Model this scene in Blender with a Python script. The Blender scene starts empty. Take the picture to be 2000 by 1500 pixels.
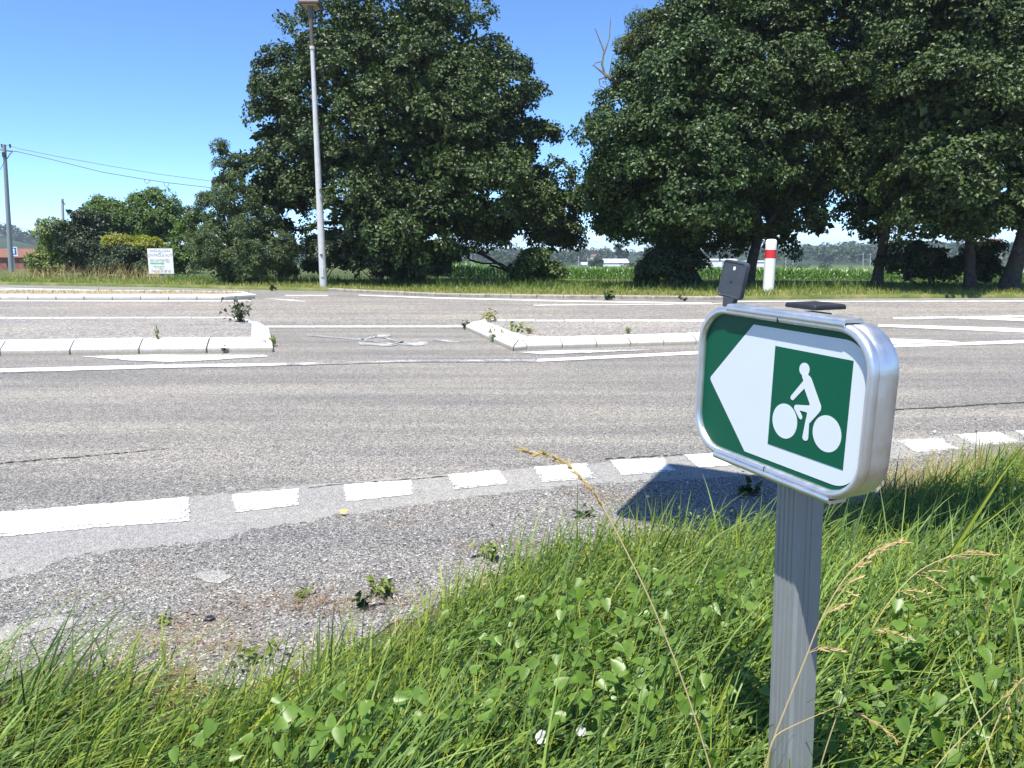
import bpy, bmesh, math, random
import numpy as np
from mathutils import Vector, Matrix

# ------------------------------------------------------------------ camera, light, exposure
S = bpy.context.scene
PITCH = math.radians(9.93); F = 1502.0; H = 1.7           # focal length in pixels of a 2000 px wide frame
cd = bpy.data.cameras.new('camera'); cam = bpy.data.objects.new('camera', cd); S.collection.objects.link(cam)
cd.sensor_width = 36.0; cd.lens = F / 2000 * 36.0; cd.clip_start = 0.05; cd.clip_end = 9000
cam.location = (0, 0, H); cam.rotation_euler = (math.pi / 2 - PITCH, 0, 0)
S.camera = cam
SUN_H = Vector((-0.43, -0.90)).normalized(); SUN_EL = math.radians(68)
W = bpy.data.worlds.new('World'); S.world = W; W.use_nodes = True
wn = W.node_tree.nodes; wl = W.node_tree.links
sky = wn.new('ShaderNodeTexSky'); sky.sky_type = 'NISHITA'; sky.sun_disc = False
sky.sun_elevation = SUN_EL; sky.sun_rotation = math.atan2(SUN_H.x, SUN_H.y)
sky.altitude = 0; sky.air_density = 0.55; sky.dust_density = 0.1; sky.ozone_density = 9.0
hs = wn.new('ShaderNodeHueSaturation'); hs.inputs['Saturation'].default_value = 1.02; hs.inputs['Hue'].default_value = .497
wl.new(sky.outputs[0], hs.inputs['Color']); wl.new(hs.outputs[0], wn['Background'].inputs[0]); wn['Background'].inputs[1].default_value = 0.16
sd = bpy.data.lights.new('sun', 'SUN'); sun = bpy.data.objects.new('sun', sd); S.collection.objects.link(sun)
sd.energy = 4.6; sd.angle = math.radians(0.53); sd.color = (1.0, 0.955, 0.88)
to_sun = Vector((SUN_H.x * math.cos(SUN_EL), SUN_H.y * math.cos(SUN_EL), math.sin(SUN_EL)))
sun.rotation_euler = to_sun.to_track_quat('Z', 'Y').to_euler(); sun.location = (0, 0, 60)
S.view_settings.view_transform = 'Standard'; S.view_settings.look = 'None'
S.view_settings.exposure = 0.88; S.view_settings.gamma = 1.0; S.view_settings.use_curve_mapping = False
S.render.engine = 'CYCLES'; S.cycles.max_bounces = 6; S.cycles.transparent_max_bounces = 6
S.cycles.caustics_reflective = False; S.cycles.caustics_refractive = False
try: S.cycles.use_denoising = True
except Exception: pass

rng = np.random.default_rng(7); random.seed(7)

# ------------------------------------------------------------------ measuring helpers
CP, SP = math.cos(PITCH), math.sin(PITCH)
def ray(x, y):
    a = (x - 1000) / F; b = (750 - y) / F
    return np.array([a, CP + b * SP, -SP + b * CP])
def gp(x, y, z=0.0):                       # where the sight line through a photo pixel meets the level z
    d = ray(x, y); t = (z - H) / d[2]
    return np.array([d[0] * t, d[1] * t, z])
def at(x, y, Y):                           # the same at a ground distance Y in front of the camera
    d = ray(x, y); t = Y / d[1]
    return np.array([d[0] * t, Y, H + d[2] * t])
def sm(a, b, x):
    t = np.clip((np.asarray(x, float) - a) / (b - a), 0, 1); return t * t * (3 - 2 * t)

# ------------------------------------------------------------------ object helpers
C = S.collection
def link(o, parent=None):
    C.objects.link(o)
    if parent is not None: o.parent = parent
    return o
def tag(o, label=None, cat=None, group=None, kind=None):
    if label: o['label'] = label
    if cat: o['category'] = cat
    if group: o['group'] = group
    if kind: o['kind'] = kind
    return o
def thing(name, label, cat, loc=(0, 0, 0), group=None, rz=0.0):
    o = bpy.data.objects.new(name, None); link(o); o.location = Vector(loc); o.rotation_euler.z = rz
    return tag(o, label, cat, group)
def world_matrix(parent):
    m = Matrix.Identity(4)
    while parent is not None:
        m = parent.matrix_basis @ m; parent = parent.parent
    return m
def mesh_np(name, V, Fq, mat, parent=None, smooth=False, local=False):
    V = np.asarray(V, np.float64)
    if parent is not None and not local:
        M = np.array(world_matrix(parent).inverted()); V = V @ M[:3, :3].T + M[:3, 3]
    me = bpy.data.meshes.new(name)
    Fq = np.asarray(Fq, np.int32); n, k = Fq.shape
    me.vertices.add(len(V)); me.vertices.foreach_set('co', V.astype(np.float32).ravel())
    me.loops.add(n * k); me.loops.foreach_set('vertex_index', Fq.ravel())
    me.polygons.add(n); me.polygons.foreach_set('loop_start', np.arange(0, n * k, k, dtype=np.int32))
    me.polygons.foreach_set('use_smooth', np.full(n, smooth, dtype=bool))
    me.update(calc_edges=True); me.validate(verbose=False)
    me.materials.append(mat)
    return link(bpy.data.objects.new(name, me), parent)
class MB:
    """collects shapes and links them as one mesh object"""
    def __init__(s): s.v = []; s.f = []
    def add(s, vs, fs):
        o = len(s.v); s.v += [tuple(map(float, p)) for p in vs]; s.f += [tuple(i + o for i in f) for f in fs]; return s
    def box(s, a, b):
        x0, y0, z0 = a; x1, y1, z1 = b
        return s.add([(x0,y0,z0),(x1,y0,z0),(x1,y1,z0),(x0,y1,z0),(x0,y0,z1),(x1,y0,z1),(x1,y1,z1),(x0,y1,z1)],
                     [(0,3,2,1),(4,5,6,7),(0,1,5,4),(1,2,6,5),(2,3,7,6),(3,0,4,7)])
    def loft(s, rings, cap0=True, cap1=True, closed=True):
        n = len(rings[0]); vs = [p for r in rings for p in r]; fs = []
        for i in range(len(rings) - 1):
            for j in range(n if closed else n - 1):
                k = (j + 1) % n; fs.append((i*n+j, i*n+k, (i+1)*n+k, (i+1)*n+j))
        if cap0: fs.append(tuple(range(n - 1, -1, -1)))
        if cap1: fs.append(tuple((len(rings) - 1) * n + j for j in range(n)))
        return s.add(vs, fs)
    def tube(s, pts, rad, n=8, caps=True):
        pts = [np.asarray(p, float) for p in pts]; rings = []
        ref = None
        for i, p in enumerate(pts):
            t = pts[min(i + 1, len(pts) - 1)] - pts[max(i - 1, 0)]; t = t / (np.linalg.norm(t) + 1e-12)
            if ref is None:
                ref = np.cross(t, [0, 0, 1.0]) if abs(t[2]) < .9 else np.cross(t, [0, 1.0, 0])
            ref = ref - t * (ref @ t); ref = ref / (np.linalg.norm(ref) + 1e-12); b = np.cross(t, ref)
            r = rad[i] if hasattr(rad, '__len__') else rad
            rings.append([p + r * (math.cos(a) * ref + math.sin(a) * b) for a in [2 * math.pi * k / n for k in range(n)]])
        return s.loft(rings, caps, caps)
    def prism(s, poly, z0, z1):
        n = len(poly)
        return s.loft([[(x, y, z0) for x, y in poly], [(x, y, z1) for x, y in poly]])
    def build(s, name, mat, parent=None, smooth=False, local=False, bevel=0, angle=None):
        me = bpy.data.meshes.new(name)
        V = s.v
        if parent is not None and not local:
            M = world_matrix(parent).inverted(); V = [M @ Vector(p) for p in V]
        me.from_pydata(V, [], s.f); 
        bm = bmesh.new(); bm.from_mesh(me); bmesh.ops.recalc_face_normals(bm, faces=bm.faces); bm.to_mesh(me); bm.free()
        me.update(); me.materials.append(mat)
        if smooth:
            for p in me.polygons: p.use_smooth = True
            me.set_sharp_from_angle(angle=math.radians(angle or 40))
        o = link(bpy.data.objects.new(name, me), parent)
        if bevel:
            m = o.modifiers.new('bevel', 'BEVEL'); m.width = bevel; m.segments = 2; m.limit_method = 'ANGLE'; m.angle_limit = math.radians(40)
        return o

# ------------------------------------------------------------------ materials
def new_mat(name):
    m = bpy.data.materials.new(name); m.use_nodes = True
    nt = m.node_tree; b = nt.nodes['Principled BSDF']; return m, nt, b
def N(nt, t, **kw):
    n = nt.nodes.new(t)
    for k, v in kw.items(): setattr(n, k, v)
    return n
def ramp(nt, fac, stops, interp='LINEAR'):
    r = N(nt, 'ShaderNodeValToRGB'); r.color_ramp.interpolation = interp
    e = r.color_ramp.elements
    while len(e) < len(stops): e.new(0.5)
    for i, (p, c) in enumerate(stops):
        e[i].position = p; e[i].color = (*c, 1) if len(c) == 3 else c
    nt.links.new(fac, r.inputs[0]); return r.outputs[0]
def mixc(nt, a, b, fac, mode='MIX'):
    m = N(nt, 'ShaderNodeMix', data_type='RGBA', blend_type=mode)
    for s, v in ((m.inputs[0], fac), (m.inputs[6], a), (m.inputs[7], b)):
        if hasattr(v, 'links'): nt.links.new(v, s)
        elif isinstance(v, tuple): s.default_value = (*v, 1)
        else: s.default_value = v
    return m.outputs[2]
def coords(nt, scale=(1, 1, 1), rot=(0, 0, 0)):
    t = N(nt, 'ShaderNodeTexCoord'); m = N(nt, 'ShaderNodeMapping')
    m.inputs['Scale'].default_value = scale; m.inputs['Rotation'].default_value = rot
    nt.links.new(t.outputs['Object'], m.inputs[0]); return m.outputs[0]
def noise(nt, vec, scale, detail=4, rough=.55, out=0):
    n = N(nt, 'ShaderNodeTexNoise'); n.inputs['Scale'].default_value = scale
    n.inputs['Detail'].default_value = detail; n.inputs['Roughness'].default_value = rough
    nt.links.new(vec, n.inputs['Vector']); return n.outputs[out]
def voro(nt, vec, scale, feature='F1', out='Distance'):
    n = N(nt, 'ShaderNodeTexVoronoi', feature=feature); n.inputs['Scale'].default_value = scale
    nt.links.new(vec, n.inputs['Vector']); return n.outputs[out]
def bump(nt, b, height, strength, dist):
    n = N(nt, 'ShaderNodeBump'); n.inputs['Strength'].default_value = strength; n.inputs['Distance'].default_value = dist
    nt.links.new(height, n.inputs['Height']); nt.links.new(n.outputs[0], b.inputs['Normal'])
def maths(nt, op, a, b=0.0, clamp=False):
    m = N(nt, 'ShaderNodeMath', operation=op, use_clamp=clamp)
    for i, v in enumerate((a, b)):
        if hasattr(v, 'links'): nt.links.new(v, m.inputs[i])
        else: m.inputs[i].default_value = v
    return m.outputs[0]

def plain(name, col, rough=.6, metal=0.0, var=.12, scale=6.0, spec=.5, bumpd=0.0, bscale=200.0):
    m, nt, b = new_mat(name); v = coords(nt)
    n = noise(nt, v, scale, 6)
    lo = tuple(c * (1 - var) for c in col); hi = tuple(min(1, c * (1 + var)) for c in col)
    nt.links.new(ramp(nt, n, [(.3, lo), (.7, hi)]), b.inputs['Base Color'])
    b.inputs['Roughness'].default_value = rough; b.inputs['Metallic'].default_value = metal
    b.inputs['Specular IOR Level'].default_value = spec
    if bumpd: bump(nt, b, noise(nt, v, bscale, 3), .6, bumpd)
    return m

ROAD_ROT = math.radians(16.3)
def stones(nt, v, s1, s2, dark, light, mid):
    """chippings: pale and dark stones of two sizes with dark gaps between them"""
    c1 = voro(nt, v, s1, 'F1', 'Color'); d1 = voro(nt, v, s1, 'F1', 'Distance')
    sep = N(nt, 'ShaderNodeSeparateColor'); nt.links.new(c1, sep.inputs[0])
    c2 = voro(nt, v, s2, 'F1', 'Color'); sep2 = N(nt, 'ShaderNodeSeparateColor'); nt.links.new(c2, sep2.inputs[0])
    k = maths(nt, 'ADD', maths(nt, 'MULTIPLY', sep.outputs[0], .55), maths(nt, 'MULTIPLY', sep2.outputs[1], .45))
    col = ramp(nt, k, [(.12, dark), (.42, mid), (.62, mid), (.88, light)])
    gap = ramp(nt, d1, [(.35, (1, 1, 1)), (.75, (.42, .42, .42))])
    col = mixc(nt, col, gap, 1.0, 'MULTIPLY')
    return col, d1, k
def mat_asphalt(name, dark, mid, light, s1, s2, patch=(.9, 1.1), tint=(1, 1, 1), brush=.5):
    m, nt, b = new_mat(name); v = coords(nt)
    col, d1, k = stones(nt, v, s1, s2, dark, light, mid)
    vs = coords(nt, (.10, 1.1, 1), (0, 0, -ROAD_ROT))
    st = noise(nt, vs, 1.3, 5, .6); big = noise(nt, v, .35, 5, .6); fine = noise(nt, v, 16, 4, .7)
    lo = (patch[0] * .96, patch[0] * .97, patch[0]); hi = (patch[1], patch[1] * .985, patch[1] * .955)
    col = mixc(nt, col, ramp(nt, st, [(.36, lo), (.64, hi)]), 1.0, 'MULTIPLY')
    col = mixc(nt, col, ramp(nt, big, [(.3, (.9, .9, .92)), (.7, (1.1, 1.08, 1.04))]), 1.0, 'MULTIPLY')
    col = mixc(nt, col, ramp(nt, fine, [(.3, (.86, .86, .86)), (.7, (1.14, 1.14, 1.14))]), 1.0, 'MULTIPLY')
    nt.links.new(col, b.inputs['Base Color']); b.inputs['Roughness'].default_value = .85
    b.inputs['Specular IOR Level'].default_value = .35
    h = maths(nt, 'SUBTRACT', maths(nt, 'MULTIPLY', k, .6), d1)
    bump(nt, b, h, .6, .005)
    return m
M = {}
M['asphalt'] = mat_asphalt('asphalt', (.07, .067, .062), (.315, .30, .272), (.63, .60, .55), 125, 66, (.76, 1.12))
M['asphalt_far'] = mat_asphalt('asphalt_far', (.10, .094, .085), (.345, .32, .285), (.66, .62, .55), 70, 22, (.85, 1.1))
M['island_top'] = mat_asphalt('island_top', (.10, .09, .08), (.38, .355, .32), (.68, .65, .60), 70, 24, (.92, 1.08))
M['gravel'] = mat_asphalt('gravel', (.035, .034, .033), (.255, .245, .228), (.64, .62, .58), 150, 85, (.9, 1.1))
def earthy(m, col, lo, hi, sc):
    nt = m.node_tree; b = nt.nodes['Principled BSDF']; l = b.inputs['Base Color'].links[0].from_socket; v = coords(nt)
    f = ramp(nt, noise(nt, v, sc, 6, .65), [(lo, (0, 0, 0)), (hi, (.75, .75, .75))]); nt.links.new(mixc(nt, l, mixc(nt, l, col, 1.0, 'MULTIPLY'), f), b.inputs['Base Color'])
earthy(M['gravel'], (.80, .60, .42), .52, .72, 1.1)
M['strip'] = mat_asphalt('smooth_edge_strip', (.29, .283, .266), (.395, .385, .36), (.50, .49, .455), 140, 60, (.95, 1.06))

def mat_paint(name, col, wear, s=60, u=1.0):
    """road paint worn off the tops of the chippings"""
    m, nt, b = new_mat(name); v = coords(nt)
    under, d1, k = stones(nt, v, 85, 38, tuple(c * u for c in (.07, .07, .07)), tuple(min(.7, c * u) for c in (.6, .6, .6)), tuple(c * u for c in (.28, .275, .27)))
    n = noise(nt, v, s, 5, .75); n2 = noise(nt, v, 2.2, 3)
    f = maths(nt, 'ADD', maths(nt, 'MULTIPLY', n, .75), maths(nt, 'MULTIPLY', n2, .35))
    mask = ramp(nt, f, [(wear - .04, (0, 0, 0)), (wear + .04, (1, 1, 1))])
    dirt = ramp(nt, noise(nt, v, 9, 5, .7), [(.3, tuple(c * .9 for c in col)), (.6, col)])
    nt.links.new(mixc(nt, under, dirt, mask), b.inputs['Base Color']); b.inputs['Roughness'].default_value = .7
    bump(nt, b, n, .4, .004)
    return m
M['paint'] = mat_paint('road_paint', (.80, .80, .79), .40)
M['paint_fair'] = mat_paint('road_paint_worn', (.78, .78, .76), .52)
M['paint_chip'] = mat_paint('road_paint_chipped', (.80, .80, .79), .55, 90, 1.5)
M['paint_faded'] = mat_paint('road_paint_faded', (.72, .71, .69), .60, 40)
def mat_kerb():
    m, nt, b = new_mat('white_kerb'); v = coords(nt)
    n = noise(nt, v, 3.5, 8, .7); n2 = noise(nt, v, 28, 4, .7)
    col = ramp(nt, n, [(.28, (.42, .40, .36)), (.45, (.60, .59, .56)), (.7, (.70, .69, .67))])
    # grime along the foot of the stone
    g = N(nt, 'ShaderNodeNewGeometry'); sp = N(nt, 'ShaderNodeSeparateXYZ'); nt.links.new(g.outputs['Position'], sp.inputs[0])
    hgt = maths(nt, 'ADD', sp.outputs[2], maths(nt, 'MULTIPLY', maths(nt, 'SUBTRACT', n2, .5), .12))
    mask = ramp(nt, hgt, [(.02, (.9, .9, .9)), (.115, (0, 0, 0))])
    col = mixc(nt, col, (.33, .29, .22), mask)
    sc = ramp(nt, noise(nt, coords(nt, (26, 4, 4)), 2.2, 6, .8), [(.62, (0, 0, 0)), (.68, (.55, .55, .55))])
    col = mixc(nt, col, (.4, .38, .35), sc)
    nt.links.new(col, b.inputs['Base Color']); b.inputs['Roughness'].default_value = .8
    bump(nt, b, n2, .4, .006); return m
M['kerb'] = mat_kerb()
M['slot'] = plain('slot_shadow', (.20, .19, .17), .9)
M['kerb_grey'] = plain('grey_kerb', (.30, .27, .22), .9, var=.35, scale=5, bumpd=.01, bscale=40)
M['soil'] = plain('soil', (.11, .085, .05), .95, var=.5, scale=9, bumpd=.03, bscale=40)
def mat_ground(name, stops, s=.5):
    m, nt, b = new_mat(name); v = coords(nt)
    n = noise(nt, v, s, 9, .7)
    nt.links.new(ramp(nt, n, stops), b.inputs['Base Color']); b.inputs['Roughness'].default_value = .95
    b.inputs['Specular IOR Level'].default_value = .2
    bump(nt, b, noise(nt, v, 14, 5, .7), .8, .06); return m
M['verge'] = mat_ground('verge_ground', [(.3, (.07, .11, .025)), (.5, (.13, .165, .045)), (.7, (.26, .23, .11))], 1.2)
M['near_verge'] = mat_ground('near_verge_ground', [(.3, (.04, .035, .018)), (.5, (.10, .08, .045)), (.7, (.24, .19, .11))], 5)
M['dry_top'] = mat_ground('dry_gravel', [(.3, (.20, .16, .09)), (.5, (.36, .30, .21)), (.7, (.46, .42, .36))], 2.5)
M['plain'] = mat_ground('plain_ground', [(.3, (.035, .06, .02)), (.55, (.10, .12, .04)), (.7, (.27, .23, .12))], .02)
M['hill'] = mat_ground('hill_ground', [(.35, (.018, .035, .014)), (.55, (.035, .06, .02)), (.75, (.12, .12, .06))], .03)

def mat_leaf(name, cols, rough=.42, trans=.28, spec=.5, tcol=None):
    m, nt, b = new_mat(name)
    g = N(nt, 'ShaderNodeNewGeometry'); r = g.outputs['Random Per Island']
    k = len(cols); col = ramp(nt, r, [((i + .5) / k, c) for i, c in enumerate(cols)])
    v = coords(nt); col = mixc(nt, col, ramp(nt, noise(nt, v, 1.1, 3), [(.3, (.75, .8, .75)), (.7, (1.2, 1.15, 1.0))]), 1.0, 'MULTIPLY')
    nt.links.new(col, b.inputs['Base Color']); b.inputs['Roughness'].default_value = rough
    b.inputs['Specular IOR Level'].default_value = spec
    t = N(nt, 'ShaderNodeBsdfTranslucent')
    nt.links.new(mixc(nt, col, tcol or (1.3, 1.5, .5), 1.0, 'MULTIPLY'), t.inputs[0])
    mx = N(nt, 'ShaderNodeMixShader'); mx.inputs[0].default_value = trans
    nt.links.new(b.outputs[0], mx.inputs[1]); nt.links.new(t.outputs[0], mx.inputs[2])
    nt.links.new(mx.outputs[0], nt.nodes['Material Output'].inputs[0]); return m
M['maple'] = mat_leaf('maple_leaf', [(.022, .044, .010), (.036, .066, .015), (.056, .094, .021), (.082, .124, .030)], .48, .10, .36)
M['maple_b'] = mat_leaf('maple_leaf_b', [(.020, .044, .010), (.033, .066, .015), (.051, .094, .021), (.074, .120, .027)], .48, .10, .36)
M['locust'] = mat_leaf('locust_leaf', [(.07, .10, .025), (.10, .13, .035), (.13, .15, .045)], .5, .35)
M['ash'] = mat_leaf('ash_leaf', [(.055, .09, .03), (.09, .135, .048), (.145, .195, .08)], .45, .25)
M['dark_bush'] = mat_leaf('dark_bush_leaf', [(.022, .040, .014), (.034, .058, .02), (.05, .08, .026)], .5, .2)
M['green_bush'] = mat_leaf('green_bush_leaf', [(.06, .115, .024), (.095, .165, .034), (.145, .215, .045)], .5, .3)
M['lime_bush'] = mat_leaf('lime_bush_leaf', [(.12, .175, .038), (.17, .225, .055), (.22, .26, .075)], .5, .3)
M['yellow_bush'] = mat_leaf('yellow_bush_leaf', [(.22, .25, .03), (.31, .31, .035), (.14, .19, .03), (.38, .34, .035)], .5, .3)
M['grass'] = mat_leaf('grass_blade', [(.03, .062, .010), (.085, .145, .02), (.20, .265, .036), (.32, .37, .06), (.13, .19, .034)], .55, .25, .22)
M['cool_grass'] = mat_leaf('cool_grass_blade', [(.035, .075, .02), (.075, .145, .036), (.14, .225, .055), (.22, .30, .085)], .5, .22, .25)
M['straw'] = mat_leaf('straw_blade', [(.50, .39, .18), (.58, .47, .25), (.44, .33, .14), (.62, .53, .32)], .6, .25, .3, (1.2, 1.0, .6))
M['dead_blade'] = mat_leaf('dead_blade', [(.15, .12, .05), (.20, .16, .07), (.12, .11, .045), (.22, .18, .10)], .8, .15, .2)
M['far_grass'] = mat_leaf('far_grass_blade', [(.12, .18, .035), (.17, .24, .045), (.22, .27, .06), (.32, .30, .10)], .55, .3)
M['dry_grass'] = mat_leaf('dry_grass_blade', [(.42, .32, .13), (.52, .40, .17), (.32, .29, .10), (.25, .26, .08)], .6, .25)
M['clover'] = mat_leaf('ground_leaf', [(.055, .11, .018), (.085, .155, .022), (.125, .21, .03), (.19, .26, .036)], .45, .35)
M['bindweed'] = mat_leaf('bindweed_leaf', [(.07, .15, .022), (.11, .205, .03), (.17, .26, .04)], .40, .32)
M['corn'] = mat_leaf('corn_leaf', [(.05, .12, .022), (.075, .165, .03), (.105, .20, .04), (.15, .25, .06)], .38, .3)
M['woods'] = mat_leaf('far_wood_leaf', [(.025, .05, .018), (.035, .065, .022), (.05, .085, .028), (.07, .10, .035)], .6, .15)
M['bark'] = plain('bark', (.055, .046, .036), .95, var=.5, scale=7, bumpd=.05, bscale=18)
M['dead_wood'] = plain('dead_wood', (.20, .16, .11), .9, var=.3)
def mat_metal(name, col, rough, var=.12):
    m, nt, b = new_mat(name); v = coords(nt, (4, 4, 1)); n = noise(nt, v, 9, 6, .65)
    nt.links.new(ramp(nt, n, [(.3, tuple(c * (1 - var) for c in col)), (.7, col)]), b.inputs['Base Color'])
    b.inputs['Metallic'].default_value = .92 if rough < .45 else .35
    rr = ramp(nt, noise(nt, coords(nt), 30, 5, .7), [(.3, (rough * .8,) * 3), (.7, (rough * 1.25,) * 3)])
    nt.links.new(rr, b.inputs['Roughness']); bump(nt, b, n, .05, .001); return m
M['alu'] = mat_metal('aluminium', (.80, .81, .82), .39)
M['galv'] = mat_metal('galvanised_steel', (.315, .33, .325), .50, .07)
M['pole'] = plain('grey_lamp_paint', (.55, .55, .53), .45, var=.08)
M['concrete'] = plain('pole_concrete', (.42, .43, .44), .8, var=.15, bumpd=.01)
M['black'] = plain('black_rubber', (.022, .022, .026), .45, var=.3, scale=40)
M['slate'] = plain('dark_grey_plastic', (.055, .062, .072), .42, var=.15, scale=30, bumpd=.0005, bscale=400)
M['green_film'] = plain('green_film', (.0, .098, .05), .38, var=.05, scale=3, spec=.25)
M['white_film'] = plain('white_film', (.70, .765, .775), .34, var=.02, scale=3)
M['white'] = plain('white_plastic', (.82, .82, .80), .5, var=.04)
M['red'] = plain('red_band', (.62, .03, .03), .45, var=.08)
M['board'] = plain('white_board', (.80, .80, .80), .5, var=.04)
M['ink'] = plain('grey_ink', (.30, .30, .32), .6)
M['blackink'] = plain('black_ink', (.03, .03, .03), .6)
M['greenink'] = plain('green_ink', (.12, .55, .28), .6)
M['blue'] = plain('blue_sign', (.02, .10, .40), .4)
M['tile'] = plain('terracotta', (.20, .085, .055), .85, var=.25, scale=1.2)
M['brick'] = plain('red_brick', (.27, .10, .07), .9, var=.25, scale=2)
M['pane'] = plain('dark_glass', (.02, .025, .03), .15)
M['render'] = plain('pale_render', (.62, .56, .46), .9, var=.08)
M['shed'] = plain('pale_sheet_metal', (.66, .70, .74), .5, var=.06, scale=.3)
M['whitewall'] = plain('white_sheeting', (.80, .80, .80), .6, var=.05, scale=.4)
M['wire'] = plain('cable', (.03, .03, .035), .5)
M['lamp_body'] = plain('brown_lamp_body', (.12, .09, .07), .5)
M['diffuser'] = plain('lamp_glass', (.52, .40, .30), .3)
M['petal'] = mat_leaf('white_petal', [(.80, .80, .80), (.75, .74, .76)], .6, .3, tcol=(1, 1, 1))
M['yellow_leaf'] = plain('dead_yellow_leaf', (.55, .38, .08), .6)

# ------------------------------------------------------------------ terrain
HX = [-900, -300, 0, 40, 95, 300, 850, 1000, 1100, 1200, 1300, 1500, 1650, 1750, 2000, 2600]
HY = [474, 470, 464, 465, 476, 494, 502, 500, 503, 500, 501, 496, 489, 487, 490, 490]
def hill_z(x, y):
    y = np.maximum(y, 1e-3); r = np.hypot(x, y)
    pxs = 1000 + F * np.tan(np.clip(np.arctan2(x, y), -1.2, 1.2)) * 1.0
    ty = np.interp(pxs, HX, HY)
    ang = PITCH - np.arctan((750 - ty) / F)
    return H - 950 * np.tan(ang)
def zg(x, y):
    x = np.asarray(x, float); y = np.asarray(y, float); r = np.hypot(x, y)
    z = np.where(r < 38, -.06, -.06 - (r - 38) * .0236)
    z = np.where(r > 200, -3.88 - (r - 200) * .0142, z); z = np.where(r > 440, -7.3, z)
    left = sm(.02, -.12, np.arctan2(x, np.maximum(y, .01)))
    zl = np.where(r < 75, -.02, -.02 - (r - 75) * .02); zl = np.maximum(zl, -7.3)
    z = z * (1 - left) + zl * left
    z = np.where(y < 5, -.06, z)
    ht = hill_z(x, y); k = sm(470, 960, r)
    z = np.where(y > 5, z * (1 - k) + ht * k, z)
    return z
def polar_mesh(name, rs, a0, a1, na, mat, kind, smooth=True):
    A = np.linspace(a0, a1, na); R, T = np.meshgrid(rs, A, indexing='ij')
    X = R * np.sin(T); Y = R * np.cos(T); V = np.stack([X, Y, zg(X, Y)], -1).reshape(-1, 3)
    i = np.arange(len(rs) - 1)[:, None] * na + np.arange(na - 1)[None, :]
    Fq = np.stack([i, i + 1, i + na + 1, i + na], -1).reshape(-1, 4)
    o = mesh_np(name, V, Fq, mat, smooth=smooth); return tag(o, kind=kind)
polar_mesh('ground', np.concatenate([[.5], np.arange(6, 100, 4), np.arange(100, 480, 12), [480]]), -math.pi, math.pi, 121, M['plain'], 'structure')
polar_mesh('hills', np.concatenate([np.arange(480, 1000, 20), np.arange(1000, 2600, 160)]), -1.0, 1.0, 161, M['hill'], 'structure')

def ragged(poly, step=.05, amp=.008):
    out = []; n = len(poly)
    for i in range(n):
        a = np.array(poly[i][:2]); b = np.array(poly[(i + 1) % n][:2]); L = np.linalg.norm(b - a); k = max(1, int(L / step))
        nr = np.array([-(b - a)[1], (b - a)[0]]) / (L + 1e-9)
        for j in range(k):
            out.append(a + (b - a) * j / k + nr * random.gauss(0, amp))
    return out
def sheet(name, poly, z, mat, parent=None, kind=None, amp=0.0, step=.05):
    p = ragged(poly, step, amp) if amp else [np.array(q[:2]) for q in poly]
    me = bpy.data.meshes.new(name); bm = bmesh.new()
    vs = [bm.verts.new((q[0], q[1], z)) for q in p]; es = [bm.edges.new((vs[i], vs[(i + 1) % len(vs)])) for i in range(len(vs))]
    bmesh.ops.triangle_fill(bm, use_beauty=True, use_dissolve=False, edges=es)
    for f in bm.faces:
        f.normal_update()
        if f.normal.z < 0: f.normal_flip()
    bm.to_mesh(me); bm.free(); me.materials.append(mat)
    o = link(bpy.data.objects.new(name, me), parent)
    if kind: o['kind'] = kind
    return o
def gps(l, z=0): return [gp(x, y, z) for x, y in l]

# verge boundary of the near roadside, left to right
EDGE_PX = [(-200, 1400), (0, 1350), (160, 1342), (300, 1345), (480, 1368), (600, 1335), (700, 1272), (850, 1205), (960, 1140), (1060, 1095), (1200, 1072), (1350, 1052), (1500, 1042), (1640, 1008), (1750, 968), (1880, 928), (2000, 892), (2150, 856)]
EDGE = np.array(gps(EDGE_PX))[:, :2]
e0, e1 = EDGE[0], EDGE[-1]
EX = np.concatenate([[e0[0] - 60], EDGE[:, 0], [e1[0] + 60]]); EY = np.concatenate([[e0[1] - 17.5], EDGE[:, 1], [e1[1] + 17.5]])
def edge_y(x): return np.interp(x, EX, EY)
def near_z(x, y):
    d = edge_y(x) - y
    return .012 + .27 * sm(-.05, 2.2, d) + .02 * np.sin(3.1 * np.asarray(x) + 1.7 * np.asarray(y)) * sm(.2, .8, d)

# the road surface: one sheet, then the worn edge strip, the shoulder gravel and paint on it
FAR_KERB_PX = [(-500, 548), (0, 556), (300, 561), (640, 569), (850, 579.5), (1100, 583), (1390, 586.5), (1520, 585), (1700, 583), (2000, 582), (2500, 581)]
FK = np.array(gps(FAR_KERB_PX))[:, :2]
far_edge = [(-160, FK[0][1] + 12)] + [tuple(p) for p in FK] + [(160, FK[-1][1] + 30)]
xs = list(np.linspace(150, -60, 60)); near_edge = [(x, edge_y(x) - .35) for x in xs] + [(-160, edge_y(-62) - 25)]
road = sheet('road', far_edge + near_edge, 0.0, M['asphalt'], kind='structure')
tag(road, 'wide grey chip-sealed road running past the traffic islands')
far_lane_px = [(-500, 632), (0, 631), (480, 632), (525, 641), (905, 641), (940, 632), (1390, 626), (1745, 626), (2100, 623), (2500, 620), (2500, 589), (2000, 589.5), (1390, 593), (850, 585), (560, 578), (500, 585), (0, 588), (-500, 592)]
sheet('far_lane', gps(far_lane_px), .004, M['asphalt_far'], road, amp=.03, step=.4)
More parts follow.
